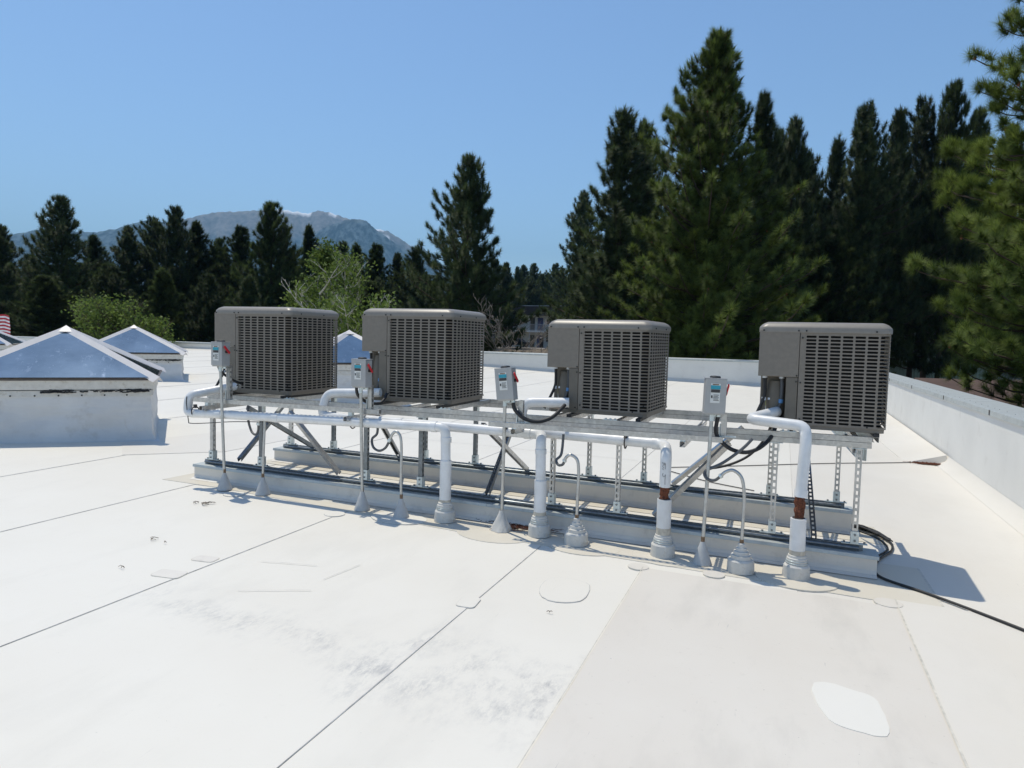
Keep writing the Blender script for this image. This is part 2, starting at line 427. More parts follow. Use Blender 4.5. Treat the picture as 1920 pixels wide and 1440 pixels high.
for (x, y, r) in ((4.76, -.70, .075), (5.29, -.61, .075), (6.41, -.64, .085), (.75, -.42, .10), (2.0, -.55, .09)):
    patch('patch_disc', circ(x, y, r), 'mem_b' if x > 4.5 else 'mem', .0125 if x > 4.5 else .0075, edge=.03)
patch('skirt_patch', circ(3.50, -.42, .33, e=.75), 'mem_t', .006, edge=.012)
patch('skirt_patch', circ(5.845, -.42, .28, e=.85), 'mem_t', .0125, edge=.014)
patch('skirt_patch', circ(4.92, -.36, .27, e=.8), 'mem_t', .0075, edge=.014)
patch('skirt_patch', circ(2.57, -.40, .26, e=.7), 'mem', .009, edge=.012)
patch('skirt_patch', circ(4.25, -.40, .30, e=.75), 'mem_t', .0065, edge=.012)
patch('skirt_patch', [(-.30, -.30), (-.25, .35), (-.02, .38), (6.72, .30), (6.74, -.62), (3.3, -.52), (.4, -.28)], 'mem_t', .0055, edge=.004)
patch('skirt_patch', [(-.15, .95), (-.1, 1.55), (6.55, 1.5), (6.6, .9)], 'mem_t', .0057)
patch('membrane_patch', [(-2.3, .9), (-1.65, .35), (-.9, 1.2), (-.85, 2.9), (-1.9, 3.1)], 'mem_c', .006)
patch('membrane_patch', [(4.9, 7.4), (6.6, 7.6), (6.9, 10.2), (5.1, 10.0)], 'mem_c', .006)
patch('membrane_patch', [(-6.6, 8.6), (-5.2, 8.4), (-4.9, 9.4), (-6.2, 9.8)], 'mem_c', .006)
# worn thin scratches / small cross seams behind the rack
b = MB()
for (x0, y0, x1, y1) in ((-13, 6.2, 4, 6.4), (-13, 9.6, 6, 9.8), (-13, 13.2, 7, 13.5), (-14, 17.2, 7, 17.3), (.1, 3.6, 3.9, 3.7), (2.3, -1.86, 2.7, -1.75), (2.95, -1.60, 2.9, -1.95), (2.55, -2.36, 2.95, -2.15)):
    n = 14; v = []; f = []
    L = math.hypot(x1 - x0, y1 - y0); w = .004 if L > 2 else .0022
    for j in range(n + 1):
        x = x0 + (x1 - x0) * j / n; y = y0 + (y1 - y0) * j / n + random.uniform(-.01, .01) * min(1, L)
        for q in (-w, w): v.append((x - (y1 - y0) / L * q, y + (x1 - x0) / L * q, zf(x, y) + .009))
    for j in range(n): a = 2 * j; f.append((a, a + 1, a + 3, a + 2))
    b.add(v, f)
o = b.build('scratch_line', 'seam', roof); o['kind'] = 'stuff'

# raised insulation wedge along the right parapet
rw = MB()
pts = [(7.43, 5.92), (7.97, 5.92), (7.97, 21.6), (7.0, 21.6), (7.36, 7.55)]
def zt(p): return zf(*p) + (.012 if p[0] < 7.5 else .145)
v = [(p[0], p[1], zf(*p) - .01) for p in pts] + [(p[0] - (.03 if i == 0 else 0), p[1] + (.06 if i == 1 else .50 if i == 0 else 0.06 if i == 4 else 0), zt(p)) for i, p in enumerate(pts)]
rw.add(v, [(5, 6, 7, 8, 9), (0, 1, 6, 5), (1, 2, 7, 6), (2, 3, 8, 7), (3, 4, 9, 8), (4, 0, 5, 9)])
rw.build('insulation_wedge', 'mem_c', roof)

# ------------------------------------------------------------------ parapets
def parapet(name, s0, s1, t0, t1, ztop, label, along, joints, inner):
    o = thing(name, label, 'parapet wall', s0, t0, -5.2)
    b = MB(); b.box((0, 0, 0), (s1 - s0, t1 - t0, ztop + 5.2 - .05)); b.build('wall_body', 'mem_wall', o)
    L = (t1 - t0) if along == 't' else (s1 - s0)
    # cant strip
    c = MB(); n = 30
    prof = [(.0, .12), (.05, .045), (.17, -.0035)]; v = []; f = []
    for i in range(n + 1):
        q = L * i / n
        for d, h in prof:
            if along == 't': s, t = s0 - d - .002, t0 + q
            else: s, t = s0 + q, t0 - d - .002
            v.append((s - s0, t - t0, zf(s, t) + h + 5.2 + .008))
    for i in range(n):
        for j in range(2): a = i * 3 + j; f.append((a, a + 3, a + 4, a + 1))
    c.add(v, f, True); c.build('cant_strip', 'mem_c', o)
    js = [0] + [j for j in joints if 0 < j < L] + [L]
    for i in range(len(js) - 1):
        a, e = js[i] + .002, js[i + 1] - .002
        k = MB(); z0 = ztop + 5.2
        if along == 't':
            w = s1 - s0; v = []
            for q in (a, e): v += [(-.03, q, z0 - .075), (-.03, q, z0 - .012), (-.02, q, z0), (w + .03, q, z0 + .012), (w + .03, q, z0 - .09), (w + .01, q, z0 - .09), (w + .01, q, z0 - .04), (-.012, q, z0 - .04), (-.012, q, z0 - .075)]
        else:
            w = t1 - t0; v = []
            for q in (a, e): v += [(q, -.03, z0 - .075), (q, -.03, z0 - .012), (q, -.02, z0), (q, w + .03, z0 + .012), (q, w + .03, z0 - .09), (q, w + .01, z0 - .09), (q, w + .01, z0 - .04), (q, -.012, z0 - .04), (q, -.012, z0 - .075)]
        k.add(v, [(j, (j + 1) % 9, 9 + (j + 1) % 9, 9 + j) for j in range(9)] + [tuple(range(9)), tuple(range(17, 8, -1))])
        k.build('coping_piece', 'coping', o)
        if along == 't':
            r = MB(); x = a + .15
            while x < e: r.lathe([(.004, 0), (.004, .003), (.001, .005)], (.06, x, z0 + .002), 6); x += .30
            r2_ = r.build('rivet_row', 'screw', o); r2_['kind'] = 'stuff'
            if i > 0:
                j = MB(); j.box((-.034, a - .035, z0 - .07), (-.030, a + .01, z0 - .01)); j.build('joint_cover', 'ink', o)
    return o
parapet('parapet_wall', 8.0, 8.36, -12, 21.70, -.05, 'long white parapet with blue grey metal coping along the right roof edge', 't', [3, 6, 9.4, 12.4, 15.9, 18.45, 21.3, 24.3, 27.3, 30.3], 0)
parapet('parapet_wall', -45, 8.36, 21.705, 22.06, .03, 'low white parapet across the far end of the roof', 's', [6 * i for i in range(1, 9)], 0)
for (a, b_, l) in ((-45.3, -45, 'white parapet closing the roof on its far left side'),):
    parapet('parapet_wall', a, b_, -12, 21.70, .03, l, 't', [10, 20], 0)
bb = MB(); bb.box((0, 0, 0), (53.5, .3, 4.0)); o = thing('building_wall', 'white outside wall of the building under the near roof edge', 'wall', -45.2, -12.4, -5.2); bb.build('wall_body', 'mem_wall', o)

# ================================================================== SKYLIGHTS
def skylight(x, y, w, zb, zc, th, label, detail=True):
    o = wthing('skylight', label, 'skylight', (x, y, zb), th, 'pyramid skylights on the roof')
    H = zc - zb; ov = .09; hh = .64
    b = MB(); fl = .10
    h = w / 2
    rings = [(h + .16, -.02), (h + .05, .02), (h + .006, .13), (h, .2), (h, H - .20)]
    rings = [(h + .16, -.02), (h + .05, .02)] + [(h + .006 - .006 * q / 9, .11 + (H - .31) * q / 9) for q in range(10)]
    v = []; K = 26; ph_ = x * 1.7
    for r, z in rings:
        win = max(0.0, math.sin(PI * min(1, max(0, (z - .05) / (H - .25)))))
        for sd in range(4):
            for q in range(K):
                u = -1 + 2 * q / K; dd = win * (.020 * math.sin(u * 3.1 + z * 9 + sd + ph_) + .012 * math.sin(u * 7.3 - z * 14 + ph_ * 2)) * (1 - abs(u) ** 6)
                a_, b_ = u * r, -(r + dd)
                for _ in range(sd): a_, b_ = -b_, a_
                v.append((a_, b_, z))
    m4 = 4 * K
    b.add(v, [(i * m4 + j, i * m4 + (j + 1) % m4, (i + 1) * m4 + (j + 1) % m4, (i + 1) * m4 + j) for i in range(len(rings) - 1) for j in range(m4)], False)
    cb = b.build('curb', 'curb_s', o); cb.data.shade_smooth() if hasattr(cb.data, 'shade_smooth') else None
    es = cb.modifiers.new('edge', 'EDGE_SPLIT'); es.split_angle = math.radians(35)
    b = MB(); 
    for sx, sy, ex, ey in ((-1, -1, 1, -1), (1, -1, 1, 1), (1, 1, -1, 1), (-1, 1, -1, -1)):
        b.obox((sx * (h + .008), sy * (h + .008), H - .185), (ex * (h + .008), ey * (h + .008), H - .185), (0, 0, 1), .075, .022)
    b.build('termination_bar', 'boot_w', o)
    b = MB(); r = h + .03
    b.add([(-r, -r, H - .14), (r, -r, H - .14), (r, r, H - .14), (-r, r, H - .14), (-r - .02, -r - .02, H - .02), (r + .02, -r - .02, H - .02), (r + .02, r + .02, H - .02), (-r - .02, r + .02, H - .02)],
          [(0, 1, 5, 4), (1, 2, 6, 5), (2, 3, 7, 6), (3, 0, 4, 7)])
    b.build('frame_skirt', 'boot_w', o)
    b = MB(); r = h + ov - .02
    for sx, sy, ex, ey in ((-1, -1, 1, -1), (1, -1, 1, 1), (1, 1, -1, 1), (-1, 1, -1, -1)):
        b.obox((sx * r, sy * r, H - .005), (ex * r, ey * r, H - .005), (0, 0, 1), .02, .02)
    b.build('gasket', 'bronze', o)
    r = h + ov - .03; ap = (0, 0, H + hh)
    cs = [(-r, -r, H + .02), (r, -r, H + .02), (r, r, H + .02), (-r, r, H + .02)]
    for i in range(4):
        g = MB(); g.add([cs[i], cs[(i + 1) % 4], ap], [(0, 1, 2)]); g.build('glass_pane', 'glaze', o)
    for i in range(4):
        g = MB(); p0 = Vector(cs[i]); p1 = Vector(ap)
        d = (p1 - p0).normalized(); p0 = p0 - d * .06 + Vector((0, 0, .012)); side = Vector((-p0.y, p0.x, 0)).normalized(); up_ = side.cross(d) * -1
        if up_.z < 0: up_ = -up_
        wv = .085; q = []
        for p, ww in ((p0, wv), (p1 + Vector((0, 0, .012)), wv)):
            q += [p + side * ww - up_ * .055, p + up_ * .022, p - side * ww - up_ * .055, p - up_ * .03]
        g.add(q, [(0, 1, 5, 4), (1, 2, 6, 5), (2, 3, 7, 6), (3, 0, 4, 7), (0, 3, 2, 1), (4, 5, 6, 7)])
        g.build('hip_bar', 'alu', o)
    g = MB(); k = .12; z = H + hh
    g.add([(-k, -k, z - .045), (k, -k, z - .045), (k, k, z - .045), (-k, k, z - .045), (0, 0, z + .045)], [(0, 1, 4), (1, 2, 4), (2, 3, 4), (3, 0, 4), (0, 3, 2, 1)])
    g.build('ridge_cap', 'alu', o)
    if detail:
        g = MB(); x = -h + .1
        while x < h: g.lathe([(.012, 0), (.012, .006), (.003, .010)], (0, 0, 0), 6); x += 10
        g = MB()
        xx = -h + .12
        while xx < h - .05:
            g.tube([(xx, -h - .019, H - .213), (xx, -h - .026, H - .213)], .011, 6); xx += .255
        g.build('screw_row', 'screw', o)['kind'] = 'stuff'
        rg = random.Random(5); g = MB()
        for q in range(34):
            x0 = rg.choice([rg.uniform(-.15, .30), rg.uniform(.35, .75), rg.uniform(.78, 1.04)]); L = rg.uniform(.05, .26)
            z0 = H - .148 + rg.uniform(-.028, .006)
            pts_ = [(x0 + L * i / 5, -h - .0345 - .003 * (q % 3), z0 + rg.uniform(-.006, .006)) for i in range(6)]
            pts_ = [p for p in pts_ if p[0] < h]
            if len(pts_) > 1: g.tube(pts_, rg.uniform(.003, .010), 5)
        g.tube([(-h, -h - .034, H - .146), (h, -h - .034, H - .146)], .0025, 5)
        g.build('sealant_smears', 'tar', o)['kind'] = 'stuff'
        g = MB(); g.tube(smooth_path([(h - .3, -h - .003, H - .24), (h - .31, -h - .003, .5), (h - .31, -h - .003, .25), (h - .27, -h - .012, .15), (h - .2, -h - .04, .06)]), .0015, 5)
        g.build('membrane_weld', 'weld', o)
    return o
th1 = .437; wS = 2.19
def sk(cornerx, cornery, th): 
    a = Vector((math.cos(th), math.sin(th))); b_ = Vector((-a.y, a.x)); q = Vector((cornerx, cornery)) - a * wS / 2 + b_ * wS / 2; return q.x, q.y
x, y = sk(-4.819, 9.413, th1); skylight(x, y, wS, zf(*ST(-4.819, 9.413)), -.014, th1, 'large pyramid skylight nearest the camera at the left edge, black sealant on its curb')
x, y = sk(-8.107, 17.303, .425); z2 = zf(*ST(-8.107, 17.303)); skylight(x, y, wS, z2, .06, .425, 'pyramid skylight in the back row, just right of the large near skylight')
skylight(-3.52, 15.2, 2.0, zf(*ST(-3.5, 15.2)) - .05, .05, .425, 'small looking pyramid skylight seen in the gap between the two left condensers', False)
skylight(-15.5, 20.2, wS, zf(*ST(-15.5, 20.2)), .12, .425, 'pyramid skylight far back, mostly hidden behind the near one at the left edge', False)

# ================================================================== CONDENSING UNITS
Q_ = .0273; PP = .08463
def unit_meshes(big):
    Wd = .972 if big else .918; D = .868 if big else .80; n = 28 if big else 25; ncf = 7 if big else 6
    lip = .826 if big else .742; top = .905 if big else .822; zp = .482 if big else .397
    seam = .696 if big else .625
    R = .05; x_c0 = -(.12 + (ncf - 1) * PP)
    off = (-Wd / 2, D / 2, 0)           # local origin: centre of the footprint
    parts = {}
    # path: u=0 at first column centre on the front
    x_start = x_c0 - PP / 2
    segs = []   # (length, fn)
    l1 = -R - x_start; l2 = R * PI / 2; l3 = D - 2 * R; l5 = Wd - 2 * R; l7 = D - R - .32
    def pos(u, inset=0.0):
        if u < l1: return (x_start + u, inset)
        u -= l1
        if u < l2: a = u / R; return (-R + (R - inset) * math.sin(a), R - (R - inset) * math.cos(a))
        u -= l2
        if u < l3: return (-inset, R + u)
        u -= l3
        if u < l2: a = u / R; return (-R + (R - inset) * math.cos(a), D - R + (R - inset) * math.sin(a))
        u -= l2
        if u < l5: return (-R - u, D - inset)
        u -= l5
        if u < l2: a = u / R; return (-Wd + R - (R - inset) * math.sin(a), D - R + (R - inset) * math.cos(a))
        u -= l2
        return (-Wd + inset, D - R - u)
    Ltot = l1 + l2 + l3 + l2 + l5 + l2 + l7; nc = int(Ltot / PP)
    z0 = .0566 - Q_ / 2
    b = MB(); sw, sh = .0352, .0084
    octx = [-sw, -sw + .004, sw - .004, sw, sw, sw - .004, -sw + .004, -sw]; octz = [-sh + .004, -sh, -sh, -sh + .004, sh - .004, sh, sh, sh - .004]
    for c in range(nc):
        uc = PP * (c + .5)
        for r in range(n):
            zc = z0 + Q_ * (r + .5)
            v = []
            for du, dz in ((-PP / 2, -Q_ / 2), (PP / 2, -Q_ / 2), (PP / 2, Q_ / 2), (-PP / 2, Q_ / 2)):
                x, y = pos(uc + du); v.append((x, y, zc + dz))
            for dx, dz in zip(octx, octz): x, y = pos(uc + dx); v.append((x, y, zc + dz))
            for dx, dz in zip(octx, octz): x, y = pos(uc + dx, .007); v.append((x, y, zc + dz))
            f = [(0, 1, 6, 5), (0, 5, 4), (1, 7, 6), (1, 2, 8, 7), (2, 9, 8), (2, 3, 10, 9), (3, 11, 10), (3, 0, 4, 11)]
            f += [(4 + i, 4 + (i + 1) % 8, 12 + (i + 1) % 8, 12 + i) for i in range(8)]
            b.add(v, f)
    parts['louvre'] = (b, 'unit')
    # bands above and below the slots, solid corner strip, closure
    zt_ = z0 + Q_ * n; b = MB(); k = 90
    for za, zb in ((.03, z0), (zt_, lip + .02)):
        v = []; f = []
        for i in range(k + 1):
            x, y = pos(PP * nc * i / k); v += [(x, y, za), (x, y, zb)]
        for i in range(k): a = 2 * i; f.append((a, a + 2, a + 3, a + 1))
        b.add(v, f, True)
    xl, yl = pos(PP * nc); b.add([(xl, yl, .03), (xl, .33, .03), (xl, .33, lip + .02), (xl, yl, lip + .02)], [(0, 1, 2, 3)])
    parts['band'] = (b, 'unit')
    b = MB(); b.box((-seam + .004, -.001, .03), (x_start, .02, lip + .01)); parts['strip'] = (b, 'unit')
    # service column under the control panel
    b = MB(); b.box((-seam - .085, .0, .02), (-seam - .001, .14, zp - .002)); b.box((-Wd + .03, .14, .02), (-seam - .0855, .15, zp + .01)); b.box((-Wd + .012, .15, .02), (-Wd + .03, .33, lip)); parts['column'] = (b, 'panel_in')
    b = MB(); b.box((-Wd, -.004, zp), (-seam, .33, lip + .015)); parts['control'] = (b, 'unit')
    # bulged cover in the recess
    b = MB(); pr = []
    cx = -seam - .085 - .075; v = []; f = []
    for i in range(9):
        zz = .06 + (zp - .1) * i / 8; rr = .055 + .022 * math.sin(PI * i / 8)
        for j in range(9):
            a = PI + PI * j / 8; v.append((cx + rr * math.cos(a), .140 + rr * .8 * math.sin(a), zz))
    for i in range(8):
        for j in range(8): a = i * 9 + j; f.append((a, a + 1, a + 10, a + 9))
    b.add(v, f, True); parts['bulge'] = (b, 'panel_in')
    # base pan
    b = MB(); r = .012
    b.prism([(-Wd + r + .03, r), (-r - .03, r), (-r, r + .03), (-r, D - r - .03), (-r - .03, D - r), (-Wd + r + .03, D - r), (-Wd + r, D - r - .03), (-Wd + r, r + .03)], 0, .032)
    parts['base'] = (b, 'unit')
    # coil
    b = MB(); i_ = .03; c_ = .15; c2 = .05
    pl = [(x_start + .01, i_), (-i_ - c_, i_), (-i_, i_ + c_), (-i_, D - i_ - c2), (-i_ - c2, D - i_), (-Wd + i_ + c2, D - i_), (-Wd + i_, D - i_ - c2), (-Wd + i_, .34), (x_start + .01, .34)]
    b.prism(pl, .033, lip - .01); parts['coil'] = (b, 'coil')
    # cap
    b = MB(); rings = [(.008, lip, .055), (.008, lip + .034, .055), (.004, lip + .042, .052), (-.014, lip + .062, .05), (-.034, top - .006, .05), (-.050, top, .05), (-.16, top + .001, .05)]
    v = []; nn = 6
    for g, z, rc in rings:
        for (qx, qy, a0) in ((0, 0, -90), (0, D, 0), (-Wd, D, 90), (-Wd, 0, 180)):
            sx = 1 if qx == 0 else -1; sy = 1 if qy == D else -1
            cx, cy_ = qx + sx * (g - rc), qy + sy * (g - rc)
            for i in range(nn): a = math.radians(a0 + 90 * i / (nn - 1)); v.append((cx + rc * math.cos(a), cy_ + rc * math.sin(a), z))
    m_ = nn * 4
    f = [(i * m_ + j, i * m_ + (j + 1) % m_, (i + 1) * m_ + (j + 1) % m_, (i + 1) * m_ + j) for i in range(len(rings) - 1) for j in range(m_)]
    b.add(v, f, True)
    # annular top with fan opening
    ring = v[-m_:]; N2 = m_; cx, cy_ = -Wd / 2, D / 2; cv = []
    for (x, y, z) in ring:
        a = math.atan2(y - cy_, x - cx); cv.append((cx + .30 * math.cos(a), cy_ + .30 * math.sin(a), top + .002))
    b.add(list(ring) + cv + [(x, y, top - .08) for x, y, z in cv], [(j, (j + 1) % N2, N2 + (j + 1) % N2, N2 + j) for j in range(N2)] + [(N2 + j, N2 + (j + 1) % N2, 2 * N2 + (j + 1) % N2, 2 * N2 + j) for j in range(N2)])
    parts['cap'] = (b, 'unit_cap')
    b = MB()
    for k in range(1, 9):
        rr = .30 * k / 8; b.tube([(cx + rr * math.cos(2 * PI * i / 28), cy_ + rr * math.sin(2 * PI * i / 28), top - .004) for i in range(29)], .0025, 4, False)
    for k in range(8):
        a = PI * k / 8; b.tube([(cx + rr_ * math.cos(a), cy_ + rr_ * math.sin(a), top - .006) for rr_ in (-.3, -.15, 0, .15, .3)], .003, 4, False)
    parts['guard'] = (b, 'black')
    b = MB(); b.lathe([(.05, 0), (.05, .06), (.01, .07)], (cx, cy_, top - .10), 12)
    for k in range(3):
        a0 = 2 * PI * k / 3; v = []
        for rr_ in (.05, .17, .27):
            for da, zz in ((-.35, -.02), (.35, .03)): v.append((cx + rr_ * math.cos(a0 + da), cy_ + rr_ * math.sin(a0 + da), top - .08 + zz))
        b.add(v, [(0, 1, 3, 2), (2, 3, 5, 4)])
    parts['fan'] = (b, 'black')
    # screws
    b = MB()
    def scr(x, z, y=-.004): b.tube([(x, y + .002, z), (x, y - .006, z)], .0065, 7)
    for x in (-Wd + .03, -seam - .01, -seam + .045, -.10): scr(x, lip + .014, -.009)
    scr(-seam + .02, lip - .04); scr(-seam - .01, zp + .012); scr(-seam - .012, zp - .035, 0); scr(-seam + .018, zp - .04); scr(-seam + .025, .075); scr(-seam - .02, .05, 0); scr(-.13, .042, 0); scr(-.035, .1)
    for y in (.16, .55): b.tube([(.007, y, lip + .014), (.014, y, lip + .014)], .0065, 7)
    parts['screws'] = (b, 'screw')
    b = MB(); b.box((-Wd + .055, .1365, .115), (-Wd + .155, .139, .195)); parts['sticker'] = (b, 'label_w')
    b = MB(); b.box((-Wd + .055, .134, .155), (-Wd + .155, .1363, .195)); parts['sticker_top'] = (b, 'label_y')
    b = MB()
    for (x, z, r) in ((-Wd + .10, .06, .018), (-Wd + .15, .05, .022), (-seam - .15, .07, .02), (-seam - .12, .05, .018)):
        b.tube([(x, .14, z), (x, .07, z)], r, 8); b.tube([(x, .085, z - .03), (x, .085, z + .035)], r * .6, 8)
    b.box((-Wd + .05, .06, .02), (-seam - .09, .138, .045)); parts['valves'] = (b, 'black')
    b = MB(); b.tube(smooth_path([(-Wd + .045, .09, zp + .01), (-Wd + .05, .09, zp - .1), (-Wd + .045, .085, .22), (-Wd + .01, .06, .12), (-Wd - .03, .03, .02)]), .013, 8); parts['whip'] = (b, 'black')
    b = MB(); b.tube(smooth_path([(-seam - .12, .08, zp + .005), (-seam - .115, .08, zp - .1), (-seam - .12, .08, .2), (-seam - .15, .08, .1), (-seam - .17, .09, .05)]), .015, 8); parts['line'] = (b, 'flex')
    b = MB(); b.tube([(-seam - .118, .08, .215), (-seam - .12, .08, .185)], .018, 8); parts['tape'] = (b, 'blue')
    b = MB(); b.tube([(-Wd + .047, .09, zp - .018), (-Wd + .045, .09, zp + .003)], .019, 8); b.tube([(-seam - .12, .08, zp - .018), (-seam - .12, .08, zp + .003)], .021, 8)
    b.tube([(-Wd + .045, .09, .225), (-Wd + .045, .09, .20)], .017, 8); b.tube([(-Wd + .085, .10, .222), (-Wd + .085, .10, .205)], .012, 8); parts['fitting'] = (b, 'copper')
    return parts, off, Wd, D
def make_unit(label, corner, rel, data, extras=True):
    parts, off, Wd, D = data
    th = math.radians(rel)
    c = Vector((Wd / -2, D / 2)); c = Vector((c.x * math.cos(th) - c.y * math.sin(th), c.x * math.sin(th) + c.y * math.cos(th)))
    o = thing('condensing_unit', label, 'condenser unit', corner[0] + c.x, corner[1] + c.y, 0, th, 'condensing units on the rack')
    made = {}
    def P(key, name, par=o):
        bd, mt = parts[key]
        if key in cache[id(data)]:
            ob = bpy.data.objects.new(name, cache[id(data)][key]); col.objects.link(ob); ob.parent = par
            if key in ('cap', 'control', 'base', 'column'):
                bv = ob.modifiers.new('bevel', 'BEVEL'); bv.width = .004; bv.segments = 2; bv.limit_method = 'ANGLE'
        else:
            ob = bd.build(name, mt, par, .004 if key in ('cap', 'control', 'base', 'column') else 0, off); cache[id(data)][key] = ob.data
        return ob
    P('base', 'base_pan'); lv = P('louvre', 'louvre_panel'); P('band', 'panel_rim', lv); P('coil', 'coil'); P('strip', 'corner_strip')
    P('column', 'service_panel'); ct = P('control', 'control_panel'); P('bulge', 'compressor_cover')
    cp_ = P('cap', 'top_cap'); P('guard', 'fan_guard', cp_); P('fan', 'fan', cp_); P('screws', 'screw', cp_)['kind'] = 'stuff'
    st_ = P('sticker', 'sticker'); P('sticker_top', 'sticker_band', st_); P('valves', 'service_valve'); P('whip', 'power_cable')
    ln = P('line', 'refrigerant_line'); P('tape', 'blue_tape', ln); P('fitting', 'conduit_fitting')['kind'] = 'stuff'
    return o
dbig = unit_meshes(True); dsml = unit_meshes(False); cache = {id(dbig): {}, id(dsml): {}}
make_unit('leftmost tall grey brown condenser, grey box with red handle at its left', (1.0, .098), .78, dbig)
make_unit('tall condenser second from left, with a small white nick on its cap', (2.774, .194), 1.41, dbig)
make_unit('shorter condenser third from left, in front of the motel', (4.641, .12), -3.69, dsml)
make_unit('shorter condenser at the right end of the rack, nearest the right parapet', (6.424, .035), -2.51, dsml)

# ================================================================== RACK
ZT, ZB = -.025, -.110
rack = thing('steel_rack', 'long galvanised strut channel rack standing on two curbs under the four condensers', 'equipment rack', 3.15, .62, -.95)
C0 = (3.15, .62, -.95)
def RP(mb, name, mat='galv', bevel=0, parent=rack): return mb.build(name, mat, parent, bevel, C0)
def base_top(s, t): return -.7275 - .0185 * s + (.0) if t < .6 else -.7085 - .0135 * s
for t in (.0205, 1.25):
    for z in (ZT - .0200, ZT - .0640):
        b = MB(); b.strut((0.0, t, z), (6.33 if t < 1 else 6.20, t, z), (0, 0, 1 if z > -.06 else -1)); RP(b, 'rail')
for t in (.0205, 1.25):
    b = MB(); b.box((.01, t - .017, ZT - .046), (6.19, t + .017, ZT - .038)); RP(b, 'rail_joint', 'ink')
for s in (.02, .62, 1.93, 2.54, 3.83, 4.40, 5.63, 6.22):          # cross struts carrying the units
    b = MB(); b.strut((s, .043, ZT - .022), (s, 1.228, ZT - .022), (0, 0, 1)); RP(b, 'cross_strut')
for s0, s1 in ((.28, .95), (2.08, 2.72), (3.98, 4.58), (5.78, 6.36)):
    for s in (s0, s1):
        b = MB(); b.box((s - .02, .03, ZT + .0005), (s + .02, .95, ZT + .024)); RP(b, 'rubber_pad', 'black')
        b = MB(); b.strut((s, .044, ZT - .0205), (s, 1.227, ZT - .0205), (0, 0, 1), False); RP(b, 'cross_strut')
for s, t, z in ((.28, -.275, -.0775), (1.98, -.275, -.076), (3.62, -.33, -.101), (5.0, -.33, -.100)):
    b = MB(); b.box((s - .02, t - .02, ZB), (s + .02, t + .02, z - .0005)); RP(b, 'rail_spacer', 'zinc')
for s in (.02, .28, 1.98, 3.62, 5.0, 6.22):                              # lower arms reaching out to the front
    b = MB(); b.strut((s, -.37 if .1 < s < 5.5 else .0, ZB - .0215), (s, 1.27, ZB - .0215), (0, 0, -1)); RP(b, 'arm_strut')
b = MB(); b.strut((.11, -.275, -.057), (2.29, -.275, -.055), (0, 0, 1)); RP(b, 'outer_rail')
b = MB(); b.strut((3.39, -.33, -.0815), (5.29, -.33, -.0785), (0, 0, 1)); RP(b, 'outer_rail')
posts = [.06, .705, 1.96, 2.56, 3.853, 4.433, 5.665, 6.25]
rposts = [.10, .72, 1.95, 2.57, 3.86, 4.43, 5.62, 6.20]
for fr, lst in ((True, posts), (False, rposts)):
    t = .0205 if fr else 1.25
    for k, s in enumerate(lst):
        zb = (-.7255 - .0185 * s) if fr else (-.722 - .0105 * s)
        nrm = (1, -.35, 0) if (fr and k < 4) else (0, -1, 0)
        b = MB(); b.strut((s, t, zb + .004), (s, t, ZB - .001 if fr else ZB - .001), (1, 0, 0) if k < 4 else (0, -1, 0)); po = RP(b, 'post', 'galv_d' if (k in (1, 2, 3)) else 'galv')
        b = MB(); b.box((s - .028, t - .031, zb + .0045), (s - .0235, t + .031, zb + .10)); b.box((s + .0235, t - .031, zb + .0045), (s + .028, t + .031, zb + .10)); b.box((s - .0235, t - .031, zb + .006), (s + .0235, t - .0265, zb + .10))
        b.box((s - .09, t - .022, zb + .001), (s + .09, t + .022, zb + .006)); br = RP(b, 'post_base', 'zinc')
        for z in (.03, .075): b = MB(); b.tube([(s, t - .031, zb + z), (s, t - .039, zb + z)], .009, 6); RP(b, 'bolt', 'galv_d', 0, br)
        for x in (-.07, .07): b = MB(); b.tube([(s + x, t, zb + .006), (s + x, t, zb + .018)], .009, 6); RP(b, 'bolt', 'galv_d', 0, br)
        b = MB(); b.box((s - .05, t - .024, ZB - .006), (s + .05, t + .024, ZB - .0015)); b.box((s - .0265, t - .0265, ZB - .07), (s - .0225, t + .0265, ZB - .006)); b.box((s + .0225, t - .0265, ZB - .07), (s + .0265, t + .0265, ZB - .006)); RP(b, 'post_bracket', 'zinc')
for fr in (True, False):                                                      # struts along the curbs
    t = .0205 if fr else 1.25
    a0, a1 = (-.03, 6.31) if fr else (.0, 6.27)
    z = (lambda s: -.7255 - .0185 * s - .0215) if fr else (lambda s: -.722 - .0105 * s - .0215)
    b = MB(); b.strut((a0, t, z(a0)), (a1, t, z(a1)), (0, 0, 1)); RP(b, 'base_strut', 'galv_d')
    b = MB(); b.tube([(a0 + .02, t - .037, z(a0) + .002), (a1 - .03, t - .037, z(a1) + .002)], .013, 10); RP(b, 'base_tube', 'galv_d')
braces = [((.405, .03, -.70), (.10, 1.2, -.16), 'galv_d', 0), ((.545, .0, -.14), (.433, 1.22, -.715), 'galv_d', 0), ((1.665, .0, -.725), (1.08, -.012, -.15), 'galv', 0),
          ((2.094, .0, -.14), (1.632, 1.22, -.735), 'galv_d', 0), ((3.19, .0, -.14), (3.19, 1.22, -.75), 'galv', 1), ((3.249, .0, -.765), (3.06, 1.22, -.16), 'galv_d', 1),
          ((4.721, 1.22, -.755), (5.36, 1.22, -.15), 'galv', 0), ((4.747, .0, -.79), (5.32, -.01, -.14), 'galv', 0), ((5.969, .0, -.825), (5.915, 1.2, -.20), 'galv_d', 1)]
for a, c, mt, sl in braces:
    b = MB(); b.strut(a, c, (0, -1, .6) if sl else (0, -.3, 1), bool(sl)); RP(b, 'brace', mt)
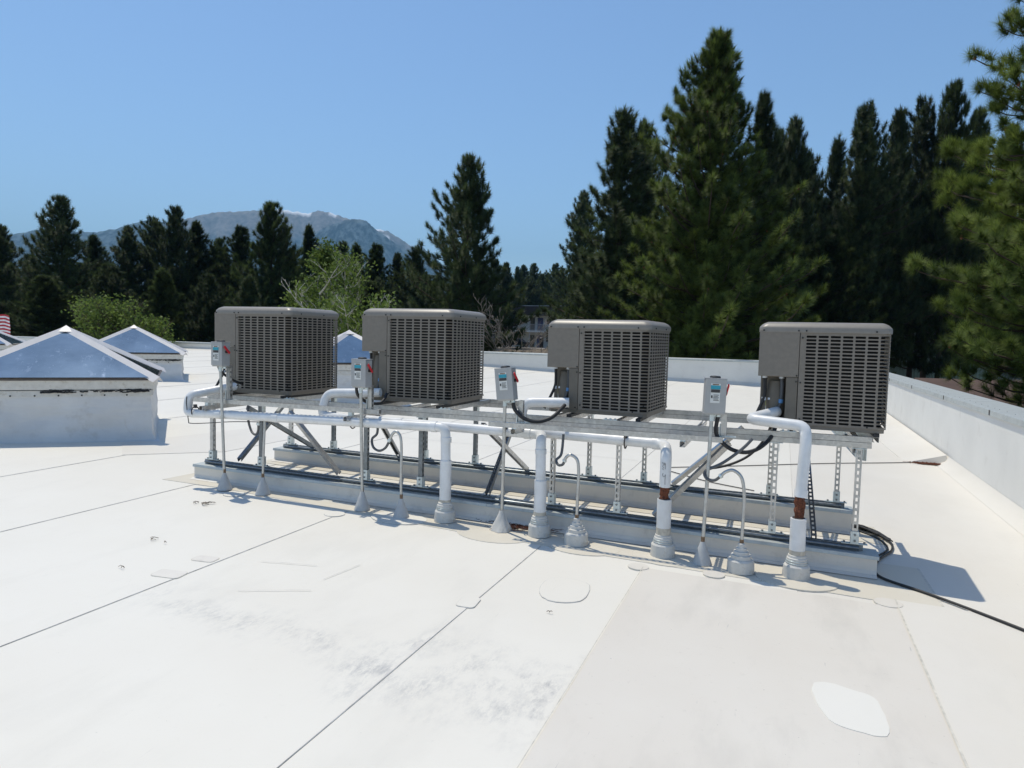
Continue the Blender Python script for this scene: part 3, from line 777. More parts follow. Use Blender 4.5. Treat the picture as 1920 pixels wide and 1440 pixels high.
for s in (1.06, 2.80, 4.35, 5.75):
    b = MB(); b.box((s - .06, .0, ZT + .0005), (s + .06, .04, ZT + .006)); RP(b, 'joint_plate', 'zinc')
    for x in (-.04, .0, .04): b = MB(); b.tube([(s + x, .02, ZT + .006), (s + x, .02, ZT + .016)], .009, 6); RP(b, 'bolt', 'zinc')
b = MB()                                                                      # gusset at the right end
v = [(6.06, 1.21, ZT - .03), (6.36, .62, ZT - .03), (6.36, .62, ZT - .27), (6.30, .70, ZT - .27)]
b.add(v + [(x + .004, y, z) for x, y, z in v], [(0, 1, 2, 3), (7, 6, 5, 4), (0, 4, 5, 1), (1, 5, 6, 2), (2, 6, 7, 3), (3, 7, 4, 0)]); RP(b, 'gusset_plate', 'zinc')
# pipe hangers
for s, t in ((.12, -.28), (1.985, -.25), (3.47, -.15), (4.52, -.15)):
    b = MB(); b.box((s - .015, t - .012, -.145), (s + .015, t + .012, -.108)); b.tube([(s, t + .05 * math.cos(a), -.178 + .05 * math.sin(a)) for a in [PI * 2 * i / 16 for i in range(17)]], .006, 6, False); RP(b, 'pipe_clamp', 'ink')

# curbs below the rack
def sleeper(label, s0, s1, t0, t1, zt0, zt1):
    o = thing('roof_curb', label, 'roof curb', (s0 + s1) / 2, (t0 + t1) / 2, -1.0, 0, 'curbs under the rack'); C = ((s0 + s1) / 2, (t0 + t1) / 2, -1.0)
    n = 12; b = MB(); v = []; f = []
    for i in range(n + 1):
        s = s0 + (s1 - s0) * i / n; zt = zt0 + (zt1 - zt0) * i / n
        for (t, z) in ((t0 - .07, zf(s, t0) + .010), (t0 - .012, zf(s, t0) + .022), (t0, zf(s, t0) + .05), (t0, zt - .012), (t1, zt - .012), (t1, zf(s, t1) - .01)): v.append((s, t, z))
    for i in range(n):
        for j in range(5): a = i * 6 + j; f.append((a, a + 6, a + 7, a + 1))
    f += [(0, 1, 2, 3, 4, 5), tuple(n * 6 + j for j in (5, 4, 3, 2, 1, 0))]
    b.add(v, f); b.build('curb_body', 'curb', o, 0, C)
    js = [s0 - .012, s0 + (s1 - s0) * .52, s1 + .012]
    for k in range(2):
        a0, a1 = js[k] + .001, js[k + 1] - .001; z0 = zt0 + (zt1 - zt0) * (a0 - s0) / (s1 - s0); z1 = zt0 + (zt1 - zt0) * (a1 - s0) / (s1 - s0)
        v = []
        for s, z in ((a0, z0), (a1, z1)): v += [(s, t0 - .016, z - .026), (s, t0 - .008, z - .026), (s, t0 - .006, z - .010), (s, t1 + .006, z - .010), (s, t1 + .008, z - .026), (s, t1 + .012, z - .026), (s, t1 + .010, z), (s, t0 - .010, z)]
        c = MB(); c.add(v, [(j, (j + 1) % 8, 8 + (j + 1) % 8, 8 + j) for j in range(8)] + [tuple(range(7, -1, -1)), tuple(range(8, 16))]); c.build('metal_cap', 'coping', o, 0, C)
    return o
sleeper('front low membrane-clad curb under the rack, behind the pipe boots', -.09, 6.40, -.085, .10, -.769, -.889)
sleeper('rear low membrane-clad curb under the back legs of the rack', -.06, 6.33, 1.14, 1.33, -.765, -.832)

# ================================================================== DISCONNECT BOXES
def disconnect(label, s, zb, rot, tilt, t=-.335, w=.145, h=.265, d=.105):
    """s: centre of the front face"""
    o = thing('disconnect_box', label, 'switch box', s, t, zb, rot, 'disconnect boxes on the rack'); o.rotation_euler[1] = tilt
    b = MB(); b.box((-w / 2, -d / 2, 0), (w / 2, d / 2, h)); b.build('enclosure', 'box', o, .006)
    b = MB(); b.box((-w / 2 - .004, -d / 2 - .007, .012), (w / 2 + .004, -d / 2 - .0005, h + .004)); b.box((-w / 2 - .006, -d / 2 - .008, h + .0045), (w / 2 + .006, d / 2 + .004, h + .009)); dr = b.build('cover', 'box', o, .003)
    b = MB(); b.lathe([(.04, 0), (.04, .010), (.032, .014), (.005, .016)], (0, 0, h + .009), 16); b.build('hub_plate', 'black', o)
    b = MB(); y = -d / 2 - .0085
    b.box((-.040, y - .001, h - .175), (.030, y + .001, h - .03)); lb = b.build('rating_label', 'label_w', o)
    b = MB(); b.box((-.040, y - .0025, h - .073), (.030, y - .0012, h - .045)); b.build('label_header', 'teal', lb)
    b = MB(); b.box((-.038, y - .0025, h - .098), (.028, y - .0012, h - .0745)); 
    for k in range(5): b.box((-.018, y - .0025, h - .118 - k * .010), (.022 - .006 * (k % 2), y - .0012, h - .114 - k * .010))
    b.box((-.035, y - .0025, h - .14), (-.024, y - .0012, h - .12)); b.build('label_print', 'ink', lb)
    b = MB(); b.box((-.028, y - .0025, h - .042), (.018, y - .0012, h - .034)); b.build('label_print', 'rusty', lb)
    b = MB(); b.tube([(w / 2, .0, h * .62), (w / 2 + .018, .0, h * .62)], .014, 10); b.build('handle_hub', 'black', o)
    b = MB(); b.obox((w / 2 + .020, .028, h * .56), (w / 2 + .020, -.045, h * .86), (1, 0, 0), .012, .022); b.build('handle', 'red', o, .004)
    b = MB(); b.tube([(.0, 0, 0), (0, 0, -.018)], .022, 10); b.tube([(w * .28, .01, 0), (w * .28, .01, -.02)], .018, 10); b.build('conduit_hub', 'zinc', o)
    return o
disconnect('grey disconnect box with red handle beside the leftmost condenser', .508, .295, -.03, 0, h=.235, w=.13)
disconnect('grey disconnect box with red handle between the first and second condensers', 2.133, .165, -.03, 0, h=.25)
disconnect('grey disconnect box tilted sideways, standing in the open gap between second and third condensers', 3.556, .125, -.02, -.11)
disconnect('grey disconnect box facing the camera squarely, just left of the rightmost condenser', 5.213, .112, .28, .02)
def box_post(label, s, z0, z1, t=-.262):
    o = thing('box_support', label, 'strut post', s, t, z0, 0, 'strut posts holding the disconnect boxes')
    b = MB(); b.strut((s, t, z0), (s, t, z1), (1, 0, 0)); b.build('strut', 'galv', o, 0, (s, t, z0))
    b = MB(); b.box((s - .03, t - .028, z0 + .0), (s - .0235, t + .028, z0 + .09)); b.box((s - .03, t - .028, z0 - .006), (s + .09, t + .028, z0 - .0005)); b.build('foot_bracket', 'zinc', o, 0, (s, t, z0))
box_post('slotted strut behind the leftmost disconnect box', .545, -.035, .31)
box_post('slotted strut behind the second disconnect box from the left', 2.18, -.035, .18)
box_post('short strut under the tilted disconnect box', 3.65, -.055, .125)
box_post('short strut under the rightmost disconnect box', 5.29, -.055, .12)

# ================================================================== CONDUITS, BOOTS, PIPES
def cone(name, label, s, t, kind, z0=None):
    z = zf(s, t) + .008
    o = thing(name, label, 'roof boot', s, t, z, 0, {'s': 'smooth cone boots on conduits', 'k': 'stepped boots', 'p': 'collar boots on white pipes'}[kind])
    b = MB()
    if kind == 's': prof = [(.074, .0), (.070, .012), (.022, .150), (.016, .168)]
    elif kind == 'k': prof = [(.098, 0), (.094, .085), (.086, .095), (.074, .098), (.072, .125), (.056, .128), (.054, .152), (.040, .155), (.038, .178), (.027, .181), (.025, .205), (.017, .212)]
    else: prof = [(.096, 0), (.090, .088), (.080, .10), (.073, .103), (.070, .145), (.064, .150), (.062, .165), (.052, .17)]
    b.lathe(prof, (0, 0, 0), 22, kind == 's', False); b.build('boot_body', 'boot' if kind == 's' else 'boot_w', o)
    b = MB()
    if kind == 's': b.tube([(0, 0, .158), (0, 0, .205)], .0145, 10); b.build('tape_wrap', 'rusty', o)
    elif kind == 'k':
        b.tube([(0, 0, .205), (0, 0, .238)], .0155, 10); b.build('tape_wrap', 'rusty', o)
    else:
        for zz, rr in ((.128, .0725), (.112, .076)): b.tube([(rr * math.cos(2 * PI * i / 20), rr * math.sin(2 * PI * i / 20), zz) for i in range(21)], .0028, 5, False)
        b.build('clamp_band', 'zinc', o)
    return o, z
cones_s = [(.537, -.323, 'leftmost cone boot, under the leftmost disconnect box'), (.986, -.293, 'second cone boot from the left, beside the leftmost one'), (2.134, -.313, 'cone boot on the straight conduit of the second disconnect box'),
           (2.57, -.361, 'cone boot just left of the first white riser pipe'), (3.51, -.297, 'crumpled cone boot with brown needles behind it'), (5.183, -.388, 'cone boot under the rightmost disconnect box')]
for s, t, l in cones_s: cone('conduit_boot', l, s, t, 's')
for s, t, l in ((4.19, -.369, 'stepped conduit boot left of the rusty third riser'), (5.464, -.44, 'stepped conduit boot just left of the rightmost riser')): cone('conduit_boot', l, s, t, 'k')
for s, t, l in ((2.964, -.279, 'collar boot under the first white riser'), (3.848, -.289, 'collar boot under the second white riser'), (4.879, -.337, 'collar boot under the third white riser'), (5.845, -.381, 'collar boot under the rightmost white riser')):
    cone('pipe_boot', l, s, t, 'p')
# crumpled fabric on the fifth cone
b = MB(); rg = random.Random(3); v = []; n = 22
for z, r in ((0, .092), (.04, .072), (.09, .046), (.14, .026), (.17, .019)):
    for j in range(n): q = r * (1 + rg.uniform(-.13, .16)); a = 2 * PI * j / n; v.append((q * math.cos(a), q * math.sin(a), z))
b.add(v, [(i * n + j, i * n + (j + 1) % n, (i + 1) * n + (j + 1) % n, (i + 1) * n + j) for i in range(4) for j in range(n)], True)
o = thing('boot_wrap', 'crumpled white cloth wrapped over the cone boot in the middle of the row', 'wrap', 3.51, -.297, zf(3.51, -.297) + .008); b.build('wrap_cloth', 'boot_w', o)

def pipe_thing(name, label, cat, pts, r, mat, n=10, group=None, part='tube', smooth_=6, extra=None):
    c = pts[0]; o = thing(name, label, cat, c[0], c[1], c[2], 0, group)
    b = MB(); p = smooth_path(pts, smooth_) if smooth_ else pts
    b.tube(p, r, n); b.build(part, mat, o, 0, c); return o, c
straight = [(.537, -.323, .295, .50, 'straight steel conduit rising to the leftmost disconnect box', -.015), (2.134, -.313, .165, 2.12, 'straight steel conduit rising to the second disconnect box', -.02),
            (3.51, -.297, .125, 3.53, 'straight steel conduit rising to the tilted disconnect box', 0), (5.183, -.388, .112, 5.205, 'straight steel conduit rising to the rightmost disconnect box', 0)]
for s, t, z1, s1, l, q in straight:
    z0 = zf(s, t) + .14
    tt = -.335
    o, c = pipe_thing('steel_conduit', l, 'conduit', [(s, t, z0), (s + (s1 - s) * .5, t + (tt - t) * .5, (z0 + z1) / 2), (s1, tt, z1)], .0145, 'conduit', 10, 'straight conduits to the boxes')
    b = MB(); b.tube([(s1, tt, z1 - .05), (s1, tt, z1 - .005)], .019, 10); b.build('coupling', 'zinc', o, 0, c)
goose = [((.986, -.293), [(0.998, -.245), (.985, -.195), (.959, -.178), (.935, -.20), (.921, -.255)], [(.921, -.255), (.90, -.32), (.85, -.37), (.78, -.35), (.72, -.26), (.692, -.186), (.672, -.10)], 'bent conduit and dark hose under the leftmost condenser'),
         ((2.57, -.361), [(2.559, -.36), (2.545, -.25), (2.505, -.21), (2.465, -.235), (2.438, -.293)], [(2.438, -.293), (2.38, -.37), (2.30, -.405), (2.225, -.38), (2.197, -.311), (2.235, -.26), (2.226, -.16)], 'bent conduit and dark hose left of the first white riser'),
         ((4.19, -.369), [(4.191, -.42), (4.175, -.32), (4.121, -.285), (4.085, -.305), (4.07, -.336)], [(4.07, -.336), (4.045, -.375), (4.00, -.385), (3.975, -.35), (4.008, -.30), (4.013, -.14)], 'bent conduit and dark hose right of the second riser'),
         ((5.464, -.44), [(5.467, -.48), (5.445, -.34), (5.385, -.285), (5.33, -.30), (5.295, -.335)], [(5.295, -.335), (5.25, -.375), (5.19, -.37), (5.18, -.32), (5.30, -.25), (5.43, -.14), (5.50, -.06)], 'bent conduit and dark hose left of the rightmost riser')]
for (s, t), gp, hp, l in goose:
    z0 = zf(s, t) + .15; tt = t - .0
    pts = [(s, t, z0), (s + (gp[0][0] - s) * .6, tt, (z0 + gp[0][1]) / 2)] + [(a, tt + .01, z) for a, z in gp]
    o, c = pipe_thing('gooseneck_conduit', l, 'conduit', pts, .0125, 'conduit', 10, 'gooseneck conduits with hoses')
    b = MB(); a, z = gp[-1]; a2, z2 = gp[-2]; b.tube([(a2 * .2 + a * .8, tt + .01, z2 * .2 + z * .8), (a * 1.0 + (hp[1][0] - a) * .15, tt + .01, z + (hp[1][1] - z) * .15)], .018, 8); b.build('coupling', 'zinc', o, 0, c)
    b = MB(); m_ = len(hp); b.tube(smooth_path([(a, tt + .01 + .14 * (i / (m_ - 1)), z) for i, (a, z) in enumerate(hp)]), .0115, 8); b.build('flex_hose', 'flex', o, 0, c)
hoses = [('dark flexible cable looping from the tilted disconnect box to the third condenser', [(3.595, -.31, .12), (3.61, -.31, .05), (3.69, -.30, -.02), (3.80, -.27, -.045), (3.90, -.20, -.01), (3.94, -.08, .05), (3.95, .0, .08)], .0165),
         ('black cable looping from the rightmost disconnect box below the rails', [(5.25, -.31, .11), (5.24, -.30, -.04), (5.33, -.28, -.14), (5.44, -.25, -.172), (5.53, -.20, -.15), (5.60, -.10, -.10), (5.64, .05, -.05), (5.66, .12, .03)], .0155),
         ('short dark cable from the second disconnect box to the second condenser', [(2.07, -.33, .165), (2.075, -.31, .09), (2.10, -.20, .02), (2.13, -.05, -.005), (2.15, .02, .03), (2.14, .08, .08)], .0145),
         ('short dark cable from the leftmost disconnect box to the leftmost condenser', [(.46, -.32, .295), (.455, -.28, .24), (.45, -.18, .18), (.44, -.06, .13), (.43, .05, .10)], .013),
         ('thin dark cable hanging under the right end of the rack', [(5.63, .35, .02), (5.58, .30, -.12), (5.48, .25, -.25), (5.36, .22, -.33), (5.22, .2, -.38), (5.1, .2, -.40)], .0105)]
for l, pts, r in hoses: pipe_thing('flex_cable', l, 'cable', pts, r, 'black', 10)

def elbowed(pts, rad, k=5):
    """polyline with rounded corners"""
    P = [Vector(p) for p in pts]; out_ = [P[0]]
    for i in range(1, len(P) - 1):
        a = (P[i - 1] - P[i]); c = (P[i + 1] - P[i]); r = min(rad, a.length * .49, c.length * .49); a.normalize(); c.normalize()
        p0 = P[i] + a * r; p1 = P[i] + c * r
        for j in range(k + 1):
            x = j / k; out_.append(p0 * (1 - x) ** 2 + P[i] * 2 * x * (1 - x) + p1 * x * x)
    out_.append(P[-1]); return out_
def pvc_line(label, runs, collars, dark=None, caps=None):
    c = runs[0][0][0]; o = thing('pvc_pipe', label, 'white pipe', c[0], c[1], c[2], 0, 'white pipes along the rack')
    for pts, r, rad in runs:
        b = MB(); b.tube(elbowed(pts, rad), r, 18); b.build('pipe_run', 'pvc', o, 0, c)
    for p0, p1, r in collars:
        b = MB(); b.tube([p0, p1], r, 18); b.build('pipe_collar', 'pvc', o, 0, c)
    for p0, p1, r in (dark or []):
        b = MB(); b.tube([p0, p1], r, 18); b.build('dirt_ring', 'pvc_d', o, 0, c)
    return o, c
zb = lambda s, t: zf(s, t) + .10
R_ = .043
pvc_line('long white pipe that loops off the left end and drops into the first riser',
         [([(.36, .20, .085), (.02, -.26, -.02), (.015, -.28, -.205), (.40, -.28, -.19), (2.955, -.28, -.150), (2.962, -.279, -.45)], R_, .065), ([(2.962, -.279, -.44), (2.964, -.279, zb(2.96, -.28))], .051, .01)],
         [((.40, -.28, -.1905), (.47, -.28, -.1895), .047), ((1.10, -.28, -.180), (1.17, -.28, -.179), .047), ((2.82, -.28, -.152), (2.87, -.28, -.151), .048), ((2.962, -.279, -.28), (2.962, -.279, -.235), .048)],
         [((2.964, -.279, zb(2.96, -.28) + .05), (2.964, -.279, zb(2.96, -.28) + .10), .0522)])
pvc_line('white pipe from the second condenser passing behind into the second riser',
         [([(2.05, .12, .085), (1.50, .02, .06), (1.46, -.02, -.165), (3.80, -.14, -.168), (3.84, -.289, -.185), (3.847, -.289, -.55)], R_, .085), ([(3.847, -.289, -.53), (3.848, -.289, zb(3.85, -.29))], .052, .01)],
         [((3.64, -.135, -.168), (3.70, -.137, -.168), .048), ((3.842, -.289, -.27), (3.843, -.289, -.31), .048), ((2.35, -.067, -.1665), (2.41, -.07, -.1665), .047)],
         [((3.848, -.289, zb(3.85, -.29) + .05), (3.848, -.289, zb(3.85, -.29) + .11), .0532)])
o3, c3 = pvc_line('white pipe from the third condenser to the rusty third riser with black marker scribble',
         [([(3.96, .10, .095), (3.57, .02, .085), (3.545, -.02, -.165), (4.84, -.16, -.170), (4.878, -.337, -.20), (4.876, -.337, -.475)], R_, .085), ([(4.878, -.337, -.57), (4.879, -.337, zb(4.88, -.34))], .055, .01)],
         [((4.74, -.145, -.170), (4.79, -.151, -.170), .048), ((3.72, -.045, -.1655), (3.78, -.05, -.1655), .047)],
         [((4.879, -.337, zb(4.88, -.34) + .05), (4.879, -.337, zb(4.88, -.34) + .13), .0562)])
b = MB(); rg = random.Random(9)
def marker(ring_z, pts2, bld, s=4.877, t=-.337, r=.0445):
    bld.tube([(s + r * math.sin(a), t - r * math.cos(a), z) for a, z in pts2], .0016, 4)
for base, pts2 in ((0, [(-.5, -.285), (-.35, -.278), (-.25, -.30), (-.45, -.31), (-.2, -.315), (-.4, -.33), (-.15, -.335)]), (0, [(-.1, -.28), (0, -.30), (.05, -.285), (.1, -.33)]), (0, [(-.25, -.36), (-.35, -.375), (-.2, -.39), (.05, -.385), (.15, -.37), (.12, -.41), (.15, -.45)])):
    marker(0, pts2, b)
b.build('marker_scribble', 'ink', o3, 0, c3)
o4, c4 = pvc_line('white pipe at the right end bending over the rail down to the rusty rightmost riser',
         [([(5.66, .14, .115), (5.46, -.16, .075), (5.86, -.26, .055), (5.868, -.30, -.05), (5.850, -.335, -.44)], .041, .075), ([(5.842, -.381, -.60), (5.845, -.381, zb(5.85, -.38))], .055, .01)],
         [((5.854, -.328, -.40), (5.850, -.335, -.455), .047)],
         [((5.845, -.381, zb(5.85, -.38) + .05), (5.845, -.381, zb(5.85, -.38) + .11), .0562)])
def rusty(o, c, p0, p1, r, seed):
    rg = random.Random(seed); b = MB(); p0, p1 = Vector(p0), Vector(p1); n = 14; v = []; K = 7
    for i in range(K):
        p = p0 + (p1 - p0) * i / (K - 1)
        for j in range(n): a = 2 * PI * j / n; q = r * rg.uniform(.7, 1.25); v.append((p.x + q * math.cos(a), p.y + q * math.sin(a), p.z + rg.uniform(-.008, .008)))
    b.add(v, [(i * n + j, i * n + (j + 1) % n, (i + 1) * n + (j + 1) % n, (i + 1) * n + j) for i in range(K - 1) for j in range(n)]); b.build('rusty_insulation', 'rust', o, 0, c)
    b = MB(); b.tube([p1 - Vector((0, 0, .012)), p1 + Vector((0, 0, .010))], r * 1.28, 12); b.build('cut_rim', 'ink', o, 0, c)
rusty(o3, c3, (4.876, -.337, -.46), (4.878, -.337, -.575), .036, 1)
rusty(o4, c4, (5.848, -.34, -.44), (5.843, -.375, -.605), .034, 2)
# thin condensate tube at the left end
pipe_thing('drain_tube', 'thin black tube bent in a long hook below the left pipe loop', 'tube', [(.03, -.30, -.03), (.035, -.31, -.10), (.06, -.31, -.27), (.09, -.31, -.30), (.3, -.30, -.285), (.6, -.27, -.255), (1.0, -.24, -.235)], .0045, 'black', 6)
pipe_thing('drain_tube', 'thin black wire hanging beside the pipe elbow of the second condenser', 'tube', [(1.62, .1, .04), (1.50, .08, .03), (1.49, .06, -.1), (1.49, .05, -.19)], .004, 'black', 6)

# cables lying on the roof
def ground_path(pts, h=.012): return [(s, t, zf(s, t) + h + (.004 if s > 4.8 and t < -.55 else 0)) for s, t in pts]
pipe_thing('roof_cable', 'thick black cable snaking past the right end of the rack into the foreground', 'cable',
           ground_path([(6.05, 1.75), (6.25, 1.5), (6.40, 1.36), (6.53, 1.21), (6.62, .96), (6.60, .70), (6.50, .45), (6.42, .2), (6.40, .03), (6.45, -.14), (6.72, -.36), (7.12, -.78), (7.5, -1.25)], .016), .010, 'black', 8)
pipe_thing('roof_cable', 'second black cable bunched against the thick one by the curb end', 'cable',
           ground_path([(6.0, 1.62), (6.3, 1.35), (6.5, 1.12), (6.57, .92), (6.57, .72), (6.48, .50), (6.40, .38)], .012), .008, 'black', 6)
pipe_thing('roof_cable', 'thin dark wire lying behind the rack towards the insulation wedge', 'cable', ground_path([(4.35, 3.40), (4.8, 3.75), (5.3, 4.15), (6.3, 4.98), (7.1, 5.55), (7.5, 5.85)], .012), .006, 'black', 6)
pipe_thing('roof_cable', 'thin dark wire lying diagonally behind the right braces', 'cable', ground_path([(4.40, 3.18), (4.9, 2.78), (5.45, 2.53)], .012), .006, 'black', 6)
for l, (s, t, dz) in (('black cable bundle lying on the membrane by the rear curb end', (6.42, 1.30, 0)),):
    o = thing('cable_bundle', l, 'cable', s, t, zf(s, t)); b = MB(); rg = random.Random(4)
    for k in range(9):
        p = [(rg.uniform(-.10, -.04), rg.uniform(.08, .16), .02), (rg.uniform(-.02, .03), rg.uniform(-.0, .06), .03 + .02 * rg.random()), (rg.uniform(.07, .13), rg.uniform(-.16, -.08), .035), (rg.uniform(.17, .22), rg.uniform(-.34, -.25), .02)]
        b.tube(smooth_path(p), .006, 6)
    b.build('cable_strand', 'black', o)['kind'] = 'stuff'

# twigs, cones, needle litter
def twig_bits(name, label, cat, s, t, n, spread, seed, mat='ink', r=.003, L=.05, kind=None):
    rg = random.Random(seed); o = thing(name, label, cat, s, t, zf(s, t) + .008)
    b = MB()
    for k in range(n):
        x, y = rg.gauss(0, spread), rg.gauss(0, spread * .45); a = rg.uniform(-.5, .6); l = L * rg.uniform(.4, 1.3)
        b.tube([(x, y, .004), (x + l * .5 * math.cos(a), y + l * .5 * math.sin(a), .010 + rg.random() * .01), (x + l * math.cos(a + .5), y + l * math.sin(a + .5), .005)], r * rg.uniform(.6, 1.2), 5)
    c = b.build('twig', mat, o)
    if kind: c['kind'] = 'stuff'
    return o
twig_bits('twig_litter', 'small dry twigs lying on the white roof left of the cone boots', 'twigs', .76, -.85, 12, .055, 1, 'twig', .0035, .07)
twig_bits('twig_litter', 'curled leaf and twig bits left of the two square patches', 'twigs', 1.29, -1.85, 5, .05, 2, 'twig', .003, .04)
twig_bits('twig_litter', 'single dark twig scrap beside the left seam', 'twigs', 1.56, -2.40, 2, .02, 3, 'twig', .003, .04)
twig_bits('twig_litter', 'tiny curled scrap below the pale patch in the middle', 'twigs', 4.414, -1.81, 2, .012, 4, 'twig', .003, .035)
twig_bits('needle_litter', 'brown pine needles against the front curb behind the crumpled boot', 'pine needles', 3.60, -.155, 240, .14, 5, 'rust', .0018, .07, 'stuff')
twig_bits('needle_litter', 'brown pine needle heap at the foot of the insulation wedge by the right parapet', 'pine needles', 7.68, 5.86, 420, .075, 6, 'rust', .003, .09, 'stuff')
twig_bits('twig_litter', 'forked dry twig beside the front curb near the first riser', 'twigs', 3.28, -.14, 6, .06, 8, 'ink', .0035, .08)

# ================================================================== LANDSCAPE
def gz(x, y):
    """ground height of the surrounding land"""
    d = max(0.0, y - 28)
    return -5.2 + min(4.3, d * .054) + (max(0, y - 130) * .02)
def land_mesh():
    b = MB(); ys = [-400, -100, -20, 0, 20, 28, 34, 40, 50, 60, 75, 90, 105, 130, 180, 260, 400, 700, 1200, 2200, 4200, 8000, 12000]
    xs = [-12000, -5000, -2000, -800, -300, -120, -60, -30, -10, 10, 30, 60, 120, 300, 800, 2000, 5000, 12000]
    v = []; 
    for y in ys:
        for x in xs: v.append((x, y, gz(x, min(y, 700)) if y > 0 else -5.2))
    n = len(xs); f = [(j * n + i, j * n + i + 1, (j + 1) * n + i + 1, (j + 1) * n + i) for j in range(len(ys) - 1) for i in range(n - 1)]
    b.add(v, f, True); return b
M['ground'] = simple('forest_floor', (.17, .14, .105), .95, 0, .3, .15, 0)
M['ground'].node_tree.nodes['Principled BSDF'].inputs['Specular IOR Level'].default_value = .1
g = land_mesh().build('ground', 'ground'); g['kind'] = 'structure'
M['asphalt'] = simple('asphalt', (.20, .185, .17), .9, 0, .15, .5)
b = MB(); v = []
for s in (-90, -60, -30, 20):
    for t in (76, 104):
        p = W(s, t); v.append((p.x, p.y, gz(p.x, p.y) + .05))
b.add(v, [(0, 2, 3, 1), (2, 4, 5, 3), (4, 6, 7, 5)]); o = b.build('parking_lot', 'asphalt'); o['kind'] = 'structure'

# ---------------- mountain
def prof(pts, x):
    if x <= pts[0][0]: return pts[0][1]
    for a, c in zip(pts, pts[1:]):
        if x <= c[0]: f = (x - a[0]) / (c[0] - a[0]); return a[1] + (c[1] - a[1]) * f
    return pts[-1][1]
def hy(x): return 633.4 + .0246 * (x - 960)
H1 = [(-700, 560), (-100, 520), (100, 470), (250, 430), (352, 411), (400, 401), (450, 399), (500, 395), (530, 397), (575, 403), (595, 397), (615, 400), (630, 406), (650, 413), (700, 431), (722, 434), (745, 448), (765, 462), (790, 472), (830, 500), (880, 540), (960, 585), (1400, 615)]
H3 = [(-1200, 560), (-300, 500), (-40, 462), (20, 443), (45, 438), (73, 432), (110, 433), (150, 436), (175, 438), (200, 434), (222, 430), (250, 421), (272, 416), (300, 418), (340, 430), (400, 460), (470, 500), (560, 540), (800, 600), (1400, 620)]
H2 = [(300, 600), (480, 540), (540, 478), (570, 450), (590, 436), (610, 425), (640, 416), (665, 413), (682, 416), (700, 431), (740, 459), (770, 480), (800, 500), (850, 540), (950, 590), (1400, 620)]
def fbm(x, y, o=5, seed=0):
    v = 0; a = 1; s = 0
    for k in range(o):
        v += a * math.sin(x * 1.0 + 1.7 * math.sin(y * 1.3 + k * 2.1 + seed) + k * 1.3) * math.cos(y * 1.1 + 1.3 * math.sin(x * .9 + k + seed)); s += a
        x *= 2.03; y *= 2.03; a *= .55
    return v / s
def ridge_mesh(name, Hp, r0, depth, back, x0, x1, nx, amp, mat, snow=()):
    b = MB(); v = []; ny = 46; sn = []
    for i in range(nx + 1):
        px = x0 + (x1 - x0) * i / nx; tx = (px - 960) / FPX
        for j in range(ny + 1):
            f = j / ny                      # 0 front foot, .72 crest, 1 behind
            if f < .72: q = f / .72; r = r0 - depth * (1 - q); sh = q ** 1.25
            else: q = (f - .72) / .28; r = r0 + back * q; sh = 1 - q * .9
            el = (hy(px) - prof(Hp, px)) / FPX * r0
            gl = fbm(px * .055, f * 3.0, 6, r0 * .01); g2 = abs(fbm(px * .16 + f * 1.5, f * 5, 4, 3))
            z = el * sh + (gl * amp * .8 - g2 * amp * .7) * (min(1, abs(q - 1) * 3.0) if f < .72 else min(1, q * 2)) * min(1, sh * 3)
            z += (random.random() - .5) * amp * .04 + (fbm(px * .5, 1.0, 3, 5) * amp * .05 if f > .5 else 0)
            v.append((tx * r, r, CAMZ + z))
            sn.append(1.0 if any(a <= px <= c and (e0 <= f <= e1) for a, c, e0, e1 in snow) else 0.0)
    f_ = [(i * (ny + 1) + j, (i + 1) * (ny + 1) + j, (i + 1) * (ny + 1) + j + 1, i * (ny + 1) + j + 1) for i in range(nx) for j in range(ny)]
    b.add(v, f_, True); o = b.build(name, mat); o['kind'] = 'structure'
    at = o.data.attributes.new('snow', 'FLOAT', 'POINT'); at.data.foreach_set('value', sn); return o
def rockmat(name, rock, forest, lo, hi):
    m, t, bs = new_mat(name)
    geo = N(t, 'ShaderNodeNewGeometry'); sep = N(t, 'ShaderNodeSeparateXYZ'); t.links.new(geo.outputs['Position'], sep.inputs[0])
    nz = noise(t, .006, 8, .65); n2 = noise(t, .03, 6, .7, vec_scale=(1, 1, .25))
    h = math_(t, 'ADD', sep.outputs[2], math_(t, 'MULTIPLY_ADD', nz, 500, -250)); fr = maprange(t, h, lo, hi)
    fo = mix(t, maprange(t, n2, .42, .60), tuple(c * .6 for c in forest), tuple(c * 4.5 for c in forest))
    ro = mix(t, maprange(t, n2, .35, .65), tuple(c * .45 for c in rock), tuple(c * 1.25 for c in rock))
    c = mix(t, fr, fo, ro)
    at = N(t, 'ShaderNodeAttribute'); at.attribute_name = 'snow'
    c = mix(t, at.outputs['Fac'], c, (.85, .87, .9)); t.links.new(c, bs.inputs['Base Color'])
    bs.inputs['Roughness'].default_value = .95; bs.inputs['Specular IOR Level'].default_value = .05; return m
RM = 5200
M['rock'] = rockmat('mountain_rock', (.23, .205, .185), (.035, .042, .045), 560, 700)
M['hillf'] = rockmat('forested_hill', (.15, .145, .14), (.030, .037, .040), 560, 1000)
ridge_mesh('mountain', H1, RM, 1500, 1500, -600, 1350, 420, 150, 'rock', snow=((505, 583, .70, .735), (616, 630, .715, .735), (604, 611, .66, .67), (694, 716, .70, .74), (712, 724, .66, .69)))
ridge_mesh('hill', H2, RM - 900, 900, 900, 400, 1200, 260, 110, 'hillf')
ridge_mesh('hill', H3, RM - 1200, 1200, 900, -1100, 900, 360, 90, 'hillf')

